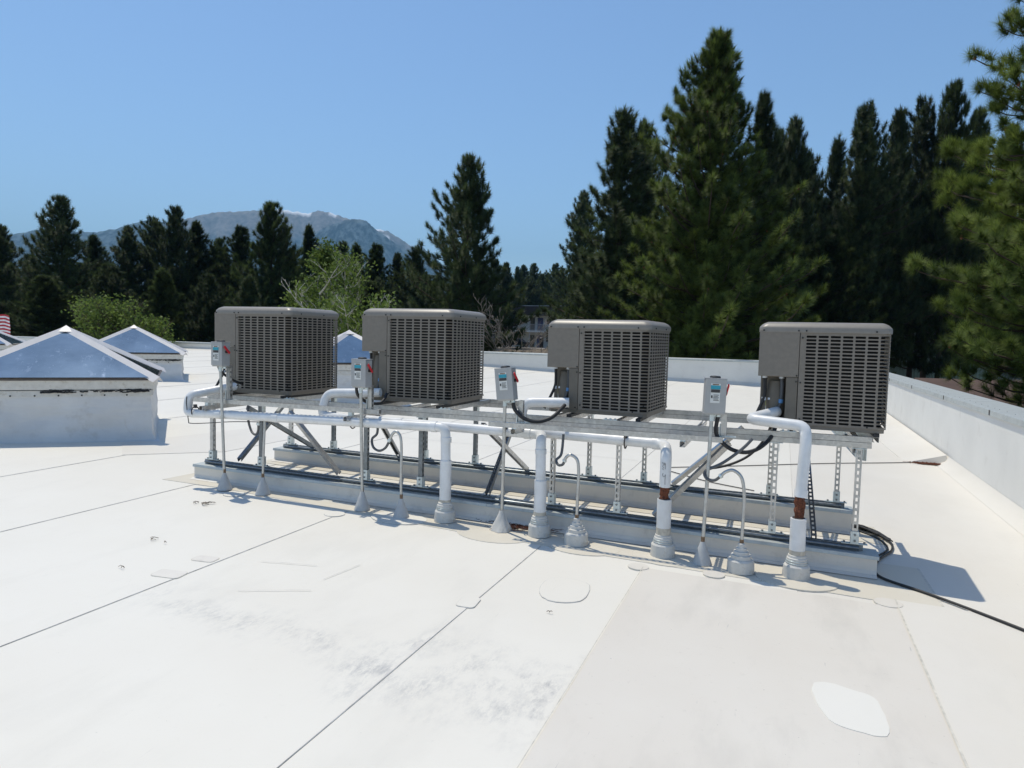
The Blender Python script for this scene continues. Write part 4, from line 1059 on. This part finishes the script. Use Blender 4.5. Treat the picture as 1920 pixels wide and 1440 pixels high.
# ---------------- trees
def tuft_template(n, L, w, up_bias, seed, curl=.0):
    rg = np.random.default_rng(seed); v = []
    for i in range(n):
        a = rg.uniform(0, 2 * PI); h = rg.uniform(-.35, .45)
        el = rg.uniform(-.35, .95) if h < .3 else rg.uniform(.3, 1.45)
        d = np.array([math.cos(a) * math.cos(el), math.sin(a) * math.cos(el), math.sin(el) * up_bias]); d /= np.linalg.norm(d)
        h *= .8; p = np.array([0, 0, h * L]); sd = np.cross(d, [0.3, .2, 1]); sd /= np.linalg.norm(sd); l = L * rg.uniform(.7, 1.1)
        v += [p - sd * w / 2, p + sd * w / 2, p + d * l]
    return np.array(v)
def tris_object(name, V, tone, mat, parent, tri=3):
    me = bpy.data.meshes.new(name); n = len(V); nf = n // tri
    me.vertices.add(n); me.vertices.foreach_set('co', V.astype(np.float32).ravel())
    me.loops.add(n); me.loops.foreach_set('vertex_index', np.arange(n, dtype=np.int32))
    me.polygons.add(nf); me.polygons.foreach_set('loop_start', np.arange(0, n, tri, dtype=np.int32))
    at = me.attributes.new('tone', 'FLOAT', 'POINT'); at.data.foreach_set('value', tone.astype(np.float32))
    me.update(calc_edges=True); me.materials.append(M[mat])
    o = bpy.data.objects.new(name, me); col.objects.link(o); o.parent = parent; return o
def rot_to(d):
    d = d / np.linalg.norm(d); a = np.array([1, 0, 0]) if abs(d[0]) < .8 else np.array([0, 1, 0])
    x = np.cross(a, d); x /= np.linalg.norm(x); y = np.cross(d, x); return np.stack([x, y, d], axis=1)
def pine(name, label, loc, H, Wd, base, seed, needles=26, tl=.30, tw=.045, whorl=.42, per=6, shape=.8, mat='pine', group=None, dens=.30, droop=0.0, cones=0, cull=None, irr=.25, inner=.22):
    rg = np.random.default_rng(seed); o = wthing(name, label, 'pine tree', loc, 0, group)
    tr = MB(); k = 8; lean = rg.uniform(-.012, .012, 2) * H
    tr.tube([(lean[0] * (i / k) ** 2, lean[1] * (i / k) ** 2, H * .985 * i / k) for i in range(k + 1)], [max(.02, .017 * H * (1 - i / k) ** .8) for i in range(k + 1)], 8)
    temps = [tuft_template(needles, tl, tw, 1.0, seed * 10 + q) for q in range(4)]
    ph = rg.uniform(0, 2 * PI, 6); P = []; T = []; cone_pts = []
    h = base
    spots = []
    while h < H * .99:
        q = (h - base) / (H - base)
        env = Wd / 2 * 1.3 * (1 - q ** 1.12) ** shape * (min(1, .55 + q * 3.0))
        m_ = per if q < .8 else max(3, per - 2)
        a0 = rg.uniform(0, 2 * PI)
        for j in range(m_):
            a = a0 + 2 * PI * j / m_ + rg.uniform(-.35, .35)
            lob = 1 + irr * math.sin(3 * a + ph[0] + h * .5) * math.sin(h * 1.1 + ph[1]) + irr * .7 * math.sin(a + ph[2] + h * .33)
            L = env * lob * rg.uniform(.72, 1.12) + .18
            el0 = -.12 - droop + q * .55 + rg.uniform(-.12, .12); el1 = min(1.35, el0 + .45 + rg.uniform(0, .35))
            p = np.array([lean[0] * (h / H) ** 2, lean[1] * (h / H) ** 2, h]); pts = [p.copy()]; st = 7
            az = a
            for i in range(st):
                f = (i + 1) / st; el = el0 + (el1 - el0) * f ** 2.2; az += rg.uniform(-.08, .08)
                p = p + np.array([math.cos(az) * math.cos(el), math.sin(az) * math.cos(el), math.sin(el)]) * L / st; pts.append(p.copy())
            if cull and cull(loc[0] + pts[-1][0], loc[1] + pts[-1][1]): continue
            tr.tube([tuple(x) for x in pts[::2] + [pts[-1]]], [max(.008, .012 * L * (1 - i / 5)) for i in range(len(pts[::2]) + 1)], 4, False)
            s = L * inner
            while s < L:
                f = s / L * st; i = min(int(f), st - 1); c = pts[i] + (pts[i + 1] - pts[i]) * (f - i)
                dr = pts[i + 1] - pts[i]; dr = dr / np.linalg.norm(dr)
                sidev = np.cross(dr, [0, 0, 1]); wside = .34 * (L - s) + .10
                for sgn in (-1, 1):
                    if rg.random() < .9:
                        off = sidev * sgn * rg.uniform(.15, 1) * min(wside, .9) + np.array([0, 0, rg.uniform(-.05, .22)])
                        ax = dr * .9 + sidev * sgn * rg.uniform(0, .9) + np.array([0, 0, rg.uniform(.25, .8)]); spots.append((c + off + dr * rg.uniform(-.1, .1), ax, rg.uniform(.75, 1.2)))
                s += dens * rg.uniform(.7, 1.3)
            spots.append((pts[-1], dr * .6 + np.array([0, 0, .6]), 1.15))
            if cones and rg.random() < cones: cone_pts.append(pts[-1] * .97 + pts[0] * .03 - np.array([0, 0, tl * .3]))
        h += whorl * rg.uniform(.75, 1.2) * (1 if q < .7 else .75)
    spots.append((np.array([lean[0], lean[1], H]), np.array([0, 0, 1.]), 1.2))
    for c, ax, sc in spots:
        R = rot_to(ax); V = temps[rg.integers(4)] @ R.T * sc + c; P.append(V)
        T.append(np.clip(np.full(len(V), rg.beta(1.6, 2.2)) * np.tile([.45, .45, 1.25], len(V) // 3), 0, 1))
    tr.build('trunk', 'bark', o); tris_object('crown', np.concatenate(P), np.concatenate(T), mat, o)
    if cone_pts:
        b = MB()
        for c in cone_pts: b.lathe([(.01, 0), (.04, .03), (.035, .08), (.005, .12)], tuple(c), 6)
        b.build('pine_cones', 'cone', o)['kind'] = 'stuff'
    return o, len(spots)

def at(px, d, py=None):
    """world x for a photo column at forward distance d (used to place things on the ground)"""
    return (px - 960) / FPX * d
def top(px, py, d): return CAMZ + (hy(px) - py) / FPX * d
NT = 0
print_needles = True
# right hand near pine
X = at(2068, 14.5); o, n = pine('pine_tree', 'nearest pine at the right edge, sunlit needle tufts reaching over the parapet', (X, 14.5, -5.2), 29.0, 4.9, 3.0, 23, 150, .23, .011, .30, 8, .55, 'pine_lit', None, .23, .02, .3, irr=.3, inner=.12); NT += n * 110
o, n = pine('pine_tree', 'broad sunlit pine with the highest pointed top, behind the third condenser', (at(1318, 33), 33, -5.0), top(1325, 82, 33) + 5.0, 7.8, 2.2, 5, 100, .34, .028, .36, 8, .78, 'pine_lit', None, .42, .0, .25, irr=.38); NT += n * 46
proto = []
specs = [(16.5, 6.2, 3.0, .85, .38), (17.0, 5.8, 3.5, .95, .45), (15.0, 7.4, 2.2, .75, .34), (17.0, 6.2, 5.5, .85, .52), (14.0, 5.4, 2.0, 1.0, .36), (16.0, 6.8, 5.0, .75, .55)]
def place(i, px, py, d, wpx, label, group):
    global NT
    z = gz(at(px, d), d); Hh = top(px, py, d) - z; Wm = wpx / FPX * d * (1.12 if px > 1000 else 1.05)
    sH, sW, bs, shp, irr = specs[i]
    if len(proto) <= i or proto[i] is None: raise RuntimeError
    if proto_used[i]: o = copy_tree(proto[i])
    else: o = proto[i]; proto_used[i] = True
    o.location = (at(px, d), d, z); o.rotation_euler = (0, 0, random.uniform(0, 6.28)); o.scale = (Wm / sW, Wm / sW, Hh / sH)
    o['label'] = label; o['group'] = group
    return o
for i, (sH, sW, bs, shp, irr) in enumerate(specs):
    o, n = pine('pine_tree', 'tmp', (0, 0, 0), sH, sW, bs, 40 + i, 66, .36, .036, .44, 7, shp, 'pine', None, .42, 0, 0, irr=irr); proto.append(o); NT += n * 30
proto_used = [False] * len(proto)
GL, GR, GF = 'pines beyond the left half of the roof', 'pines beyond the right half of the roof', 'far pines seen above the motel'
L_ = [(0, 3, 428, 52, 120, 'dark pine cut by the left edge of the picture'), (2, 116, 379, 50, 150, 'tallest pine on the left, standing against the hill'), (4, 62, 478, 60, 90, 'small pine in the dip left of the tallest left pine'),
      (1, 180, 446, 60, 95, 'thin pine just right of the tallest left pine'), (0, 240, 430, 56, 105, 'pointed pine left of the twin topped one'), (5, 290, 414, 58, 100, 'pine forming the left top of the twin group'), (2, 330, 397, 55, 120, 'pine forming the high right top of the twin group'),
      (1, 371, 421, 57, 100, 'pine right of the twin topped group'), (4, 300, 507, 42, 110, 'short greener pine in front of the left group'), (0, 412, 452, 66, 90, 'low pine filling the gap before the mid left pair'), (3, 452, 430, 58, 100, 'narrow pine with a round head against the mountain'),
      (2, 508, 390, 50, 140, 'broad dark pine directly behind the leftmost condenser'), (1, 579, 428, 58, 80, 'slim pine rising behind the pale aspen'), (0, 640, 458, 64, 95, 'pine below the forested hill, left of its foot'), (4, 662, 460, 68, 80, 'pine tip against the hill left of the middle gap'),
      (3, 704, 462, 60, 90, 'pine between the aspen and the big dark pine'), (1, 742, 478, 66, 80, 'lower pine at the left skirt of the big dark pine'), (0, 776, 468, 52, 100, 'pine leaning out at the left skirt of the big dark pine'),
      (5, 540, 470, 72, 110, 'pine deep behind the broad pine over the leftmost condenser'), (3, 140, 500, 74, 100, 'pine deep in shade behind the near skylight'), (4, 30, 520, 80, 100, 'pine deep in shade above the flag'), (5, 210, 500, 46, 110, 'pine low behind the yellow green shrub'),
      (2, 390, 520, 44, 110, 'low dark pine at the left shoulder of the leftmost condenser'), (4, 470, 520, 42, 100, 'low dark pine right above the leftmost condenser'), (0, 610, 520, 48, 120, 'low pine behind the aspen branches'), (5, 690, 530, 46, 130, 'low pine behind the second condenser'), (2, 800, 520, 60, 130, 'low pine at the foot of the big dark pine'), (0, 85, 520, 44, 140, 'low dark pine between skylight and tallest left pine')]
for i, px, py, d, w, l in L_: place(i, px, py, d, w, l, GL)
place(2, 872, 308, 44, 185, 'big dark pine standing alone behind the second condenser', GL)
R_l = [(0, 1152, 221, 44, 190, 'dark slender pine left of the broad sunlit pine'), (4, 1082, 470, 56, 70, 'small leaning pine at the right of the sky gap'), (5, 1192, 244, 48, 110, 'pine top squeezed between the slender and the sunlit pine'), (1, 1410, 190, 40, 130, 'pine with small round top right of the sunlit pine'),
       (0, 1466, 238, 44, 140, 'blunt dark pine second right of the sunlit pine'), (2, 1440, 262, 50, 110, 'dark pine filling in behind the blunt one'), (3, 1596, 214, 46, 130, 'spiky pine in the middle of the right group'), (4, 1552, 268, 50, 110, 'lower pine just left of the spiky one'), (1, 1655, 222, 48, 120, 'pine right of the spiky one'),
       (5, 1704, 202, 50, 130, 'pine left of the tallest far right pine'), (2, 1757, 178, 48, 130, 'tallest dark pine of the far right group'), (0, 1806, 220, 50, 110, 'pine half hidden by the near pine at the right'), (1, 1860, 250, 54, 130, 'pine behind the near right pine'), (3, 1500, 300, 54, 120, 'deep shade pine in the middle of the right group'),
       (2, 1620, 330, 56, 130, 'deep shade pine under the spiky tree'), (5, 1380, 330, 50, 140, 'deep shade pine behind the sunlit pine'), (0, 1140, 420, 54, 100, 'deep shade pine under the slender pine'), (2, 1240, 420, 50, 140, 'deep shade pine at the left skirt of the sunlit pine'), (5, 1730, 330, 58, 140, 'deep shade pine below the tallest far right pine'), (1, 1940, 240, 50, 140, 'pine beyond the right frame edge'),
       (4, 1450, 420, 38, 130, 'low pine bough mass left of the rightmost condenser'), (2, 1545, 440, 42, 150, 'low pine mass above the rightmost condenser'), (5, 1350, 470, 44, 150, 'low pine mass between third and fourth condensers')]
for i, px, py, d, w, l in R_l: place(i, px, py, d, w, l, GR)
rg = random.Random(12)
F_ = [(965, 503), (978, 500), (996, 498), (1010, 516), (1022, 514), (1036, 497), (1048, 505), (944, 498), (925, 490), (1070, 500), (1090, 490), (988, 520), (1030, 528), (1005, 530), (955, 525), (1058, 522), (900, 510), (1110, 510)]
names_f = ['leftmost', 'second', 'third', 'fourth', 'fifth', 'sixth', 'seventh']
for k, (px, py) in enumerate(F_):
    o = place(k % 6, px, py, 150 + (k * 37 % 50), 42 + (k * 13 % 18), 'far pine on the rise above the motel roof', GF)
# distant forest mass left
for k in range(26):
    px = -60 + k * 40 + rg.uniform(-12, 12)
    place(k % 6, px, 505 + rg.uniform(-12, 20), 95 + rg.uniform(0, 30), 60, 'pine in the dim second row behind the left group', 'second row of pines far behind')
for k in range(14):
    px = 1090 + k * 62 + rg.uniform(-12, 12)
    place(k % 6, px, 380 + rg.uniform(-30, 30), 80 + rg.uniform(0, 20), 100, 'pine in the dim second row behind the right group', 'second row of pines behind the right group')
print('needles tris', NT)

# broadleaf trees and shrubs
def leafy(name, label, cat, loc, H, Wd, seed, nleaf, leaf=.09, stems=3, mat='leaf', bark='aspen', base=.3, spread=.5, tw=.03, cl=.38, keep=1.0):
    rg = random.Random(seed); rn = np.random.default_rng(seed); o = wthing(name, label, cat, loc, 0)
    tr = MB(); tips = []
    def grow(p, d, L, r, lev):
        q = [p]; c = Vector(p); dd = Vector(d)
        K = 14 if lev == 0 else 5
        for i in range(K):
            dd = (dd + Vector((rg.uniform(-.16, .16), rg.uniform(-.16, .16), .06 if lev else .25))).normalized(); c = c + dd * L / K; q.append(tuple(c))
            if lev < 3 and i >= (K // 4 if lev == 0 else 1):
                for _ in range(2 if lev < 2 else 1):
                    if rg.random() < .75:
                        a = rg.uniform(0, 2 * PI); sd = Vector((math.cos(a), math.sin(a), rg.uniform(.1, .7))).normalized(); grow(tuple(c), (dd * .45 + sd * .75).normalized(), min(L * rg.uniform(.3, .5), (H * .98 - c.z) * .9 + .3, Wd * .5), r * .5, lev + 1)
            if lev >= 1: tips.append(tuple(c))
        tr.tube(q, [max(.006, r * (1 - i / (K + 1))) for i in range(K + 1)], 5 if lev else 7, False)
    for k in range(stems):
        a = rg.uniform(0, 2 * PI); grow((rg.uniform(-.2, .2) * (stems > 1), rg.uniform(-.2, .2) * (stems > 1), 0), Vector((math.cos(a) * spread * .35, math.sin(a) * spread * .35, 1)).normalized(), H * .84, tw * 2, 0)
    tr.build('trunk', bark, o)
    if nleaf:
        tp = np.array(tips); tp = tp[(tp[:, 2] > base * H) & (tp[:, 2] < H)]
        rx = np.abs(tp[:, 0]) < Wd / 2; tp = tp[rx] if rx.sum() > 10 else tp
        tp = tp[rn.random(len(tp)) < keep] if keep < 1 else tp
        c = tp[rn.integers(0, len(tp), nleaf)] + rn.normal(0, cl * .5, (nleaf, 3))
        ct = rn.random(len(tp)); nrm = rn.normal(0, 1, (nleaf, 3)); nrm /= np.linalg.norm(nrm, axis=1)[:, None]
        u = np.cross(nrm, rn.normal(0, 1, (nleaf, 3))); u /= np.linalg.norm(u, axis=1)[:, None]; w = np.cross(nrm, u)
        sz = (leaf * rn.uniform(.6, 1.3, nleaf))[:, None]
        V = np.stack([c - u * sz, c + w * sz * .55, c + u * sz, c - w * sz * .55], axis=1).reshape(-1, 3)
        T = np.repeat(np.clip(rn.beta(2, 2, nleaf), 0, 1), 4); tris_object('leaves', V, T, mat, o, 4)
    return o
leafy('aspen_tree', 'pale green aspen with a white trunk behind the two left condensers', 'aspen tree', (at(578, 30), 30, -5.2), 9.7, 2.1, 31, 15000, .075, 1, base=.42, spread=.15, tw=.05)
leafy('aspen_tree', 'thin leafed aspen with bare pale limbs right of the leafy one', 'aspen tree', (at(640, 28), 28, -5.2), 8.9, 3.0, 37, 6500, .07, 2, base=.45, spread=.5, tw=.045)
leafy('leafy_bush', 'bushy green crown just left of the second condenser', 'bush', (at(668, 26.5), 26.5, -5.2), 7.2, 2.6, 33, 7000, .08, 3, base=.35, spread=.5)
leafy('leafy_bush', 'yellow green bush behind the near skylights', 'bush', (at(205, 34), 34, -5.2), 7.1, 3.4, 35, 14000, .08, 5, base=.30, spread=.8, bark='bark', tw=.02)
leafy('leafy_bush', 'smaller yellow green bush right of the larger one behind the skylights', 'bush', (at(262, 35), 35, -5.2), 6.3, 2.6, 36, 9000, .08, 4, base=.30, spread=.8, bark='bark', tw=.02)
# bare shrub in front of the motel
def bare(label, loc, H, seed):
    rg = random.Random(seed); o = wthing('bare_shrub', label, 'bare tree', loc, 0); tr = MB()
    def grow(p, d, L, r, lev):
        q = [p]; c = Vector(p); dd = Vector(d)
        for i in range(6):
            dd = (dd + Vector((rg.uniform(-.13, .13), rg.uniform(-.13, .13), rg.uniform(-.08, .06) if lev else .02))).normalized(); c = c + dd * L / 6; q.append(tuple(c))
            if lev < 3 and i >= 1 and rg.random() < .7:
                a = rg.uniform(0, 2 * PI); grow(tuple(c), (dd * .8 + Vector((math.cos(a), math.sin(a), .2)) * .55).normalized(), L * rg.uniform(.35, .55), r * .5, lev + 1)
        tr.tube(q, [max(.007, r * (1 - i / 7)) for i in range(7)], 5, False)
    grow((0, 0, 0), (0.02, 0, 1), H * .58, .045, 3)
    for k in range(13):
        a = 2 * PI * k / 13 + rg.uniform(-.2, .2); grow((0, 0, H * rg.uniform(.50, .60)), Vector((math.cos(a), math.sin(a) * .6, rg.choice([.15, .5, .9, 1.6]))).normalized(), H * rg.uniform(.20, .34), .011, 0)
    tr.build('branches', 'twig', o); return o
bare('leafless grey brown shrub in front of the motel, just past the far parapet', (at(950, 34), 34, -5.2), 8.2, 4)

# ---------------- motel
def motel():
    M['stucco'] = simple('motel_wall', (.82, .82, .76), .8, 0, .06, 1); M['fascia'] = simple('motel_fascia', (.045, .035, .035), .8, 0, .2, 2)
    M['door_b'] = simple('motel_door', (.05, .07, .20), .6, 0, .1, 2); M['win'] = simple('dark_window', (.03, .035, .035), .15, 0, .2, 2); M['frame'] = simple('window_frame', (.6, .6, .57), .6)
    s0, s1, t = -62, -17.5, 105.6
    o = thing('motel_building', 'two storey motel with dark fascia, blue doors and a balcony, beyond the far parapet', 'motel', s0, t, -.95)
    L = s1 - s0
    b = MB(); b.box((0, 1.5, 0), (L, 9, 5.9)); b.build('wall', 'stucco', o)
    b = MB(); b.box((-.4, -.2, 5.45), (L + .4, 9.3, 6.95)); b.build('roof_fascia', 'fascia', o)
    b = MB(); b.box((-.45, -.25, 6.952), (L + .45, 9.35, 7.03)); b.build('roof_edge', 'coping', o)
    b = MB(); b.box((-.3, -.1, 2.62), (L + .3, 1.498, 2.92)); b.build('balcony_slab', 'stucco', o)
    for x in range(0, int(L), 4):
        b = MB(); b.box((x - .05, -.05, 0), (x + .05, .05, 2.62)); b.box((x - .05, -.05, 2.92), (x + .05, .05, 5.45)); b.build('column', 'frame', o)
    rl = MB(); rl.box((-.2, -.06, 3.90), (L, -.02, 3.96)); rl.box((-.2, -.06, 3.02), (L, -.02, 3.06))
    x = 0
    while x < L: rl.box((x, -.05, 3.0), (x + .03, -.03, 3.9)); x += .16
    rr = rl.build('railing', 'frame', o); rr['kind'] = 'stuff'
    for z in (.05, 2.95):
        x = 1.6
        while x < L - 4:
            for dx in (.0, 1.45):
                b = MB(); b.box((x + dx, 1.44, z), (x + dx + .95, 1.497, z + 2.1)); b.build('door', 'door_b' if dx else 'win', o)
            for dx in (3.0, 5.7):
                b = MB(); b.box((x + dx, 1.42, z + .98), (x + dx + 1.7, 1.497, z + 2.02)); wn = b.build('window', 'frame', o)
                for q in (0.06, .88):
                    b = MB(); b.box((x + dx + q, 1.39, z + 1.04), (x + dx + q + .76, 1.418, z + 1.96)); b.build('pane', 'win', wn)
            x += 8.6
    return o
motel()
def P_at(px, t):
    """s of a photo column on the plane t"""
    d = Vector(((px - 960) / FPX, 1, 0)); c = Vector((OX, OY, 0)); n = Vector((-AY, AX, 0)); k = (n.dot(c) + t) / n.dot(d); q = d * k; return ST(q.x, q.y)[0]
# vent and antenna cluster on the motel roof
s = P_at(949, 108); o = thing('rooftop_vent', 'white vent and antenna cluster on the left end of the motel roof', 'roof vent', s, 108, 6.05)
b = MB(); b.box((-.5, -.3, 0), (.5, .3, .8)); b.build('vent_box', 'alu', o, .05); b = MB(); b.tube([(-.9, 0, 0), (-.9, 0, 1.4)], .05, 6); b.tube([(.75, 0, 0), (.75, 0, .9)], .12, 8); b.build('mast', 'alu', o)
b = MB(); b.lathe([(.03, 0), (.3, .1), (.36, .3)], (-.9, 0, 1.3), 12); b.build('dish', 'alu', o)
# parked car in shade before the motel
s = P_at(966, 99); p = W(s, 99); o = thing('parked_car', 'dark car parked before the motel, half hidden by the bare shrub', 'car', s, 99, gz(p.x, p.y) + .06)
M['carp'] = simple('dark_car_paint', (.02, .02, .025), .25, .2, .1, 2)
b = MB(); pr = [(-2.2, .35), (-2.15, .75), (-1.5, .9), (-.9, 1.4), (.7, 1.42), (1.3, .95), (2.1, .85), (2.25, .4)]
v = [(x, -.85, z) for x, z in pr] + [(x, .85, z) for x, z in pr]; b.add(v, [tuple(range(8)), tuple(range(15, 7, -1))] + [(i, 8 + i, 8 + (i + 1) % 8, (i + 1) % 8) for i in range(8)]); b.build('body', 'carp', o, .06)
for x in (-1.35, 1.4):
    for y in (-.86, .86): b = MB(); b.tube([(x, y - .1, .32), (x, y + .1, .32)], .32, 14); b.build('wheel', 'black', o)
b = MB(); b.add([(-1.0, -.862, .95), (-.8, -.862, 1.33), (.6, -.862, 1.34), (1.05, -.862, .97)], [(0, 3, 2, 1)]); b.build('side_window', 'win', o)
s = P_at(1013, 103.8); o = thing('trash_bin', 'dark bin standing against the ground floor motel wall', 'bin', s, 103.8, -.95)
b = MB(); b.lathe([(.3, 0), (.38, 1.5), (.40, 1.55)], (0, 0, 0), 14); b.build('bin_body', 'carp', o); b = MB(); b.lathe([(.41, 1.55), (.36, 1.7), (.05, 1.78)], (0, 0, 0), 14); b.build('bin_lid', 'carp', o)
# person on the balcony (skin-modifier body)
M['shirt'] = simple('white_shirt', (.75, .75, .75), .8); M['skin'] = simple('skin', (.35, .2, .14), .6); M['jean'] = simple('dark_trousers', (.03, .035, .05), .9)
s = P_at(965, 106.0); po = thing('person', 'person in a white shirt leaning on the motel balcony rail', 'person', s, 106.3, 1.97, 0)
def skinned(name, verts, edges, radii, mat, parent):
    me = bpy.data.meshes.new(name); me.from_pydata(verts, edges, []); o = bpy.data.objects.new(name, me); col.objects.link(o); o.parent = parent
    o.modifiers.new('skin', 'SKIN'); sv = me.skin_vertices[0].data
    for i, r in enumerate(radii): sv[i].radius = (r, r)
    sv[0].use_root = True; o.modifiers.new('sub', 'SUBSURF').levels = 1; o.modifiers['sub'].render_levels = 1; me.materials.append(M[mat]); return o
skinned('body', [(0, 0, .95), (-.1, 0, .9), (-.1, -.02, .5), (-.1, 0, .06), (.1, 0, .9), (.12, .05, .5), (.12, .05, .06), (0, -.1, 1.25), (0, -.2, 1.45), (0, -.27, 1.55), (0, -.32, 1.68), (-.2, -.2, 1.42), (-.25, -.3, 1.15), (-.12, -.52, 1.1), (.2, -.2, 1.42), (.25, -.3, 1.15), (.12, -.52, 1.1)],
        [(0, 1), (1, 2), (2, 3), (0, 4), (4, 5), (5, 6), (0, 7), (7, 8), (8, 9), (9, 10), (8, 11), (11, 12), (12, 13), (8, 14), (14, 15), (15, 16)], [.15, .1, .07, .05, .1, .07, .05, .16, .15, .06, .11, .07, .05, .035, .07, .05, .035], 'skin', po)
skinned('shirt', [(0, -.02, 1.0), (0, -.1, 1.25), (0, -.2, 1.45), (-.21, -.2, 1.42), (-.25, -.29, 1.2), (.21, -.2, 1.42), (.25, -.29, 1.2)], [(0, 1), (1, 2), (2, 3), (3, 4), (2, 5), (5, 6)], [.19, .20, .18, .09, .075, .09, .075], 'shirt', po)
skinned('trousers', [(0, 0, .95), (-.1, 0, .88), (-.1, -.02, .5), (-.1, 0, .1), (.1, 0, .88), (.12, .05, .5), (.12, .05, .1)], [(0, 1), (1, 2), (2, 3), (0, 4), (4, 5), (5, 6)], [.17, .12, .09, .07, .12, .09, .07], 'jean', po)
b = MB(); b.lathe([(.115, 0), (.12, .06), (.09, .12), (.01, .15)], (0, -.31, 1.69), 12); b.build('hair', 'ink', po)

# green metal building and shed behind the trunks at the right
M['green'] = simple('pale_green_siding', (.25, .34, .30), .6, 0, .1, 2); M['brown'] = simple('brown_roofing', (.10, .06, .045), .8, 0, .2, 2); M['greyw'] = simple('grey_shed_wall', (.10, .105, .115), .8, 0, .1, 2)
o = wthing('metal_building', 'pale green ribbed metal building behind the dark trunks at the right', 'building', (at(1560, 62), 62, -5.2), YAW * .3)
b = MB(); b.box((0, 0, 0), (13, 8, 9.0)); b.build('wall', 'green', o)
for k in range(44):
    b = MB() if k == 0 else b; b.box((k * .295 + .05, -.05, 0), (k * .295 + .13, -.002, 9.0))
b.build('siding_rib', 'green', o)['kind'] = 'stuff'
b = MB(); b.box((-.3, -.4, 9.0), (13.3, 8.4, 9.3)); b.build('roof', 'brown', o)
p = (at(1768, 31), 31, -5.2)
o = wthing('garden_shed', 'dark shed with brown eaves beyond the right parapet under the near pine', 'shed', p, -.15)
b = MB(); b.box((0, 0, 0), (6, 4, 3.2)); b.build('wall', 'greyw', o)
b = MB(); b.add([(-.4, -.5, 3.1), (6.4, -.5, 3.1), (6.4, 2, 4.3), (-.4, 2, 4.3), (-.4, 4.5, 3.1), (6.4, 4.5, 3.1), (-.4, -.5, 3.25), (6.4, -.5, 3.25), (6.4, 2, 4.45), (-.4, 2, 4.45), (-.4, 4.5, 3.25), (6.4, 4.5, 3.25)],
             [(0, 1, 2, 3), (3, 2, 5, 4), (6, 9, 8, 7), (9, 10, 11, 8), (0, 6, 7, 1), (4, 5, 11, 10), (0, 3, 9, 6), (3, 4, 10, 9), (1, 7, 8, 2), (2, 8, 11, 5)]); b.build('roof', 'brown', o)
b = MB(); b.box((-.06, -.06, 0), (.02, .02, 3.1)); b.build('corner_trim', 'frame', o)

# flag at the left edge
M['fr'] = simple('flag_red', (.45, .03, .04), .8); M['fwh'] = simple('flag_white', (.75, .73, .72), .8); M['fb'] = simple('flag_blue', (.02, .04, .18), .8)
fx, fy = at(19, 30), 30.0
zt_ = top(19, 588, 30); o = wthing('striped_flag', 'red and white striped flag hanging at the left edge of the picture', 'flag', (fx - 1.9, fy, -5.2), 0)
b = MB(); b.tube([(0, 0, 0), (0, 0, zt_ + 5.9)], .04, 8); b.build('pole', 'alu', o)
Hf = .95
for k in range(13):
    z1 = zt_ + 5.2 - Hf * k / 13; z0_ = z1 - Hf / 13; b = MB(); v = []; n = 24; x0 = .78 if k < 7 else .03
    for i in range(n + 1):
        x = x0 + (1.87 - x0) * i / n; y = .10 * math.sin(x * 5) + .03 * math.sin(x * 13 + k * .3); dz = -.08 * (x / 1.87) ** 2 + .02 * math.sin(x * 9)
        v += [(x, y, z0_ + dz), (x, y, z1 + dz)]
    b.add(v, [(2 * i, 2 * i + 2, 2 * i + 3, 2 * i + 1) for i in range(n)], True); b.build('stripe', 'fr' if k % 2 == 0 else 'fwh', o)
b = MB(); v = []
for i in range(9):
    x = .03 + .75 * i / 8; y = .10 * math.sin(x * 5); dz = -.08 * (x / 1.87) ** 2 + .02 * math.sin(x * 9); v += [(x, y, zt_ + 5.2 - Hf * 7 / 13 + dz), (x, y, zt_ + 5.2 + dz)]
b.add(v, [(2 * i, 2 * i + 2, 2 * i + 3, 2 * i + 1) for i in range(8)], True); b.build('canton', 'fb', o)

# ---------------- air
hz = MB(); hz.box((-9000, -300, -7.5), (9000, 9500, 1150)); ho = hz.build('haze', 'ground'); ho.data.materials.clear()
hm = bpy.data.materials.new('haze_air'); hm.use_nodes = True; t_ = hm.node_tree; t_.nodes.clear()
pv = t_.nodes.new('ShaderNodeVolumePrincipled'); pv.inputs['Color'].default_value = (.33, .68, 1.0, 1); pv.inputs['Density'].default_value = 1.2e-4; pv.inputs['Anisotropy'].default_value = .0
mo = t_.nodes.new('ShaderNodeOutputMaterial'); t_.links.new(pv.outputs[0], mo.inputs['Volume']); ho.data.materials.append(hm); ho['kind'] = 'stuff'
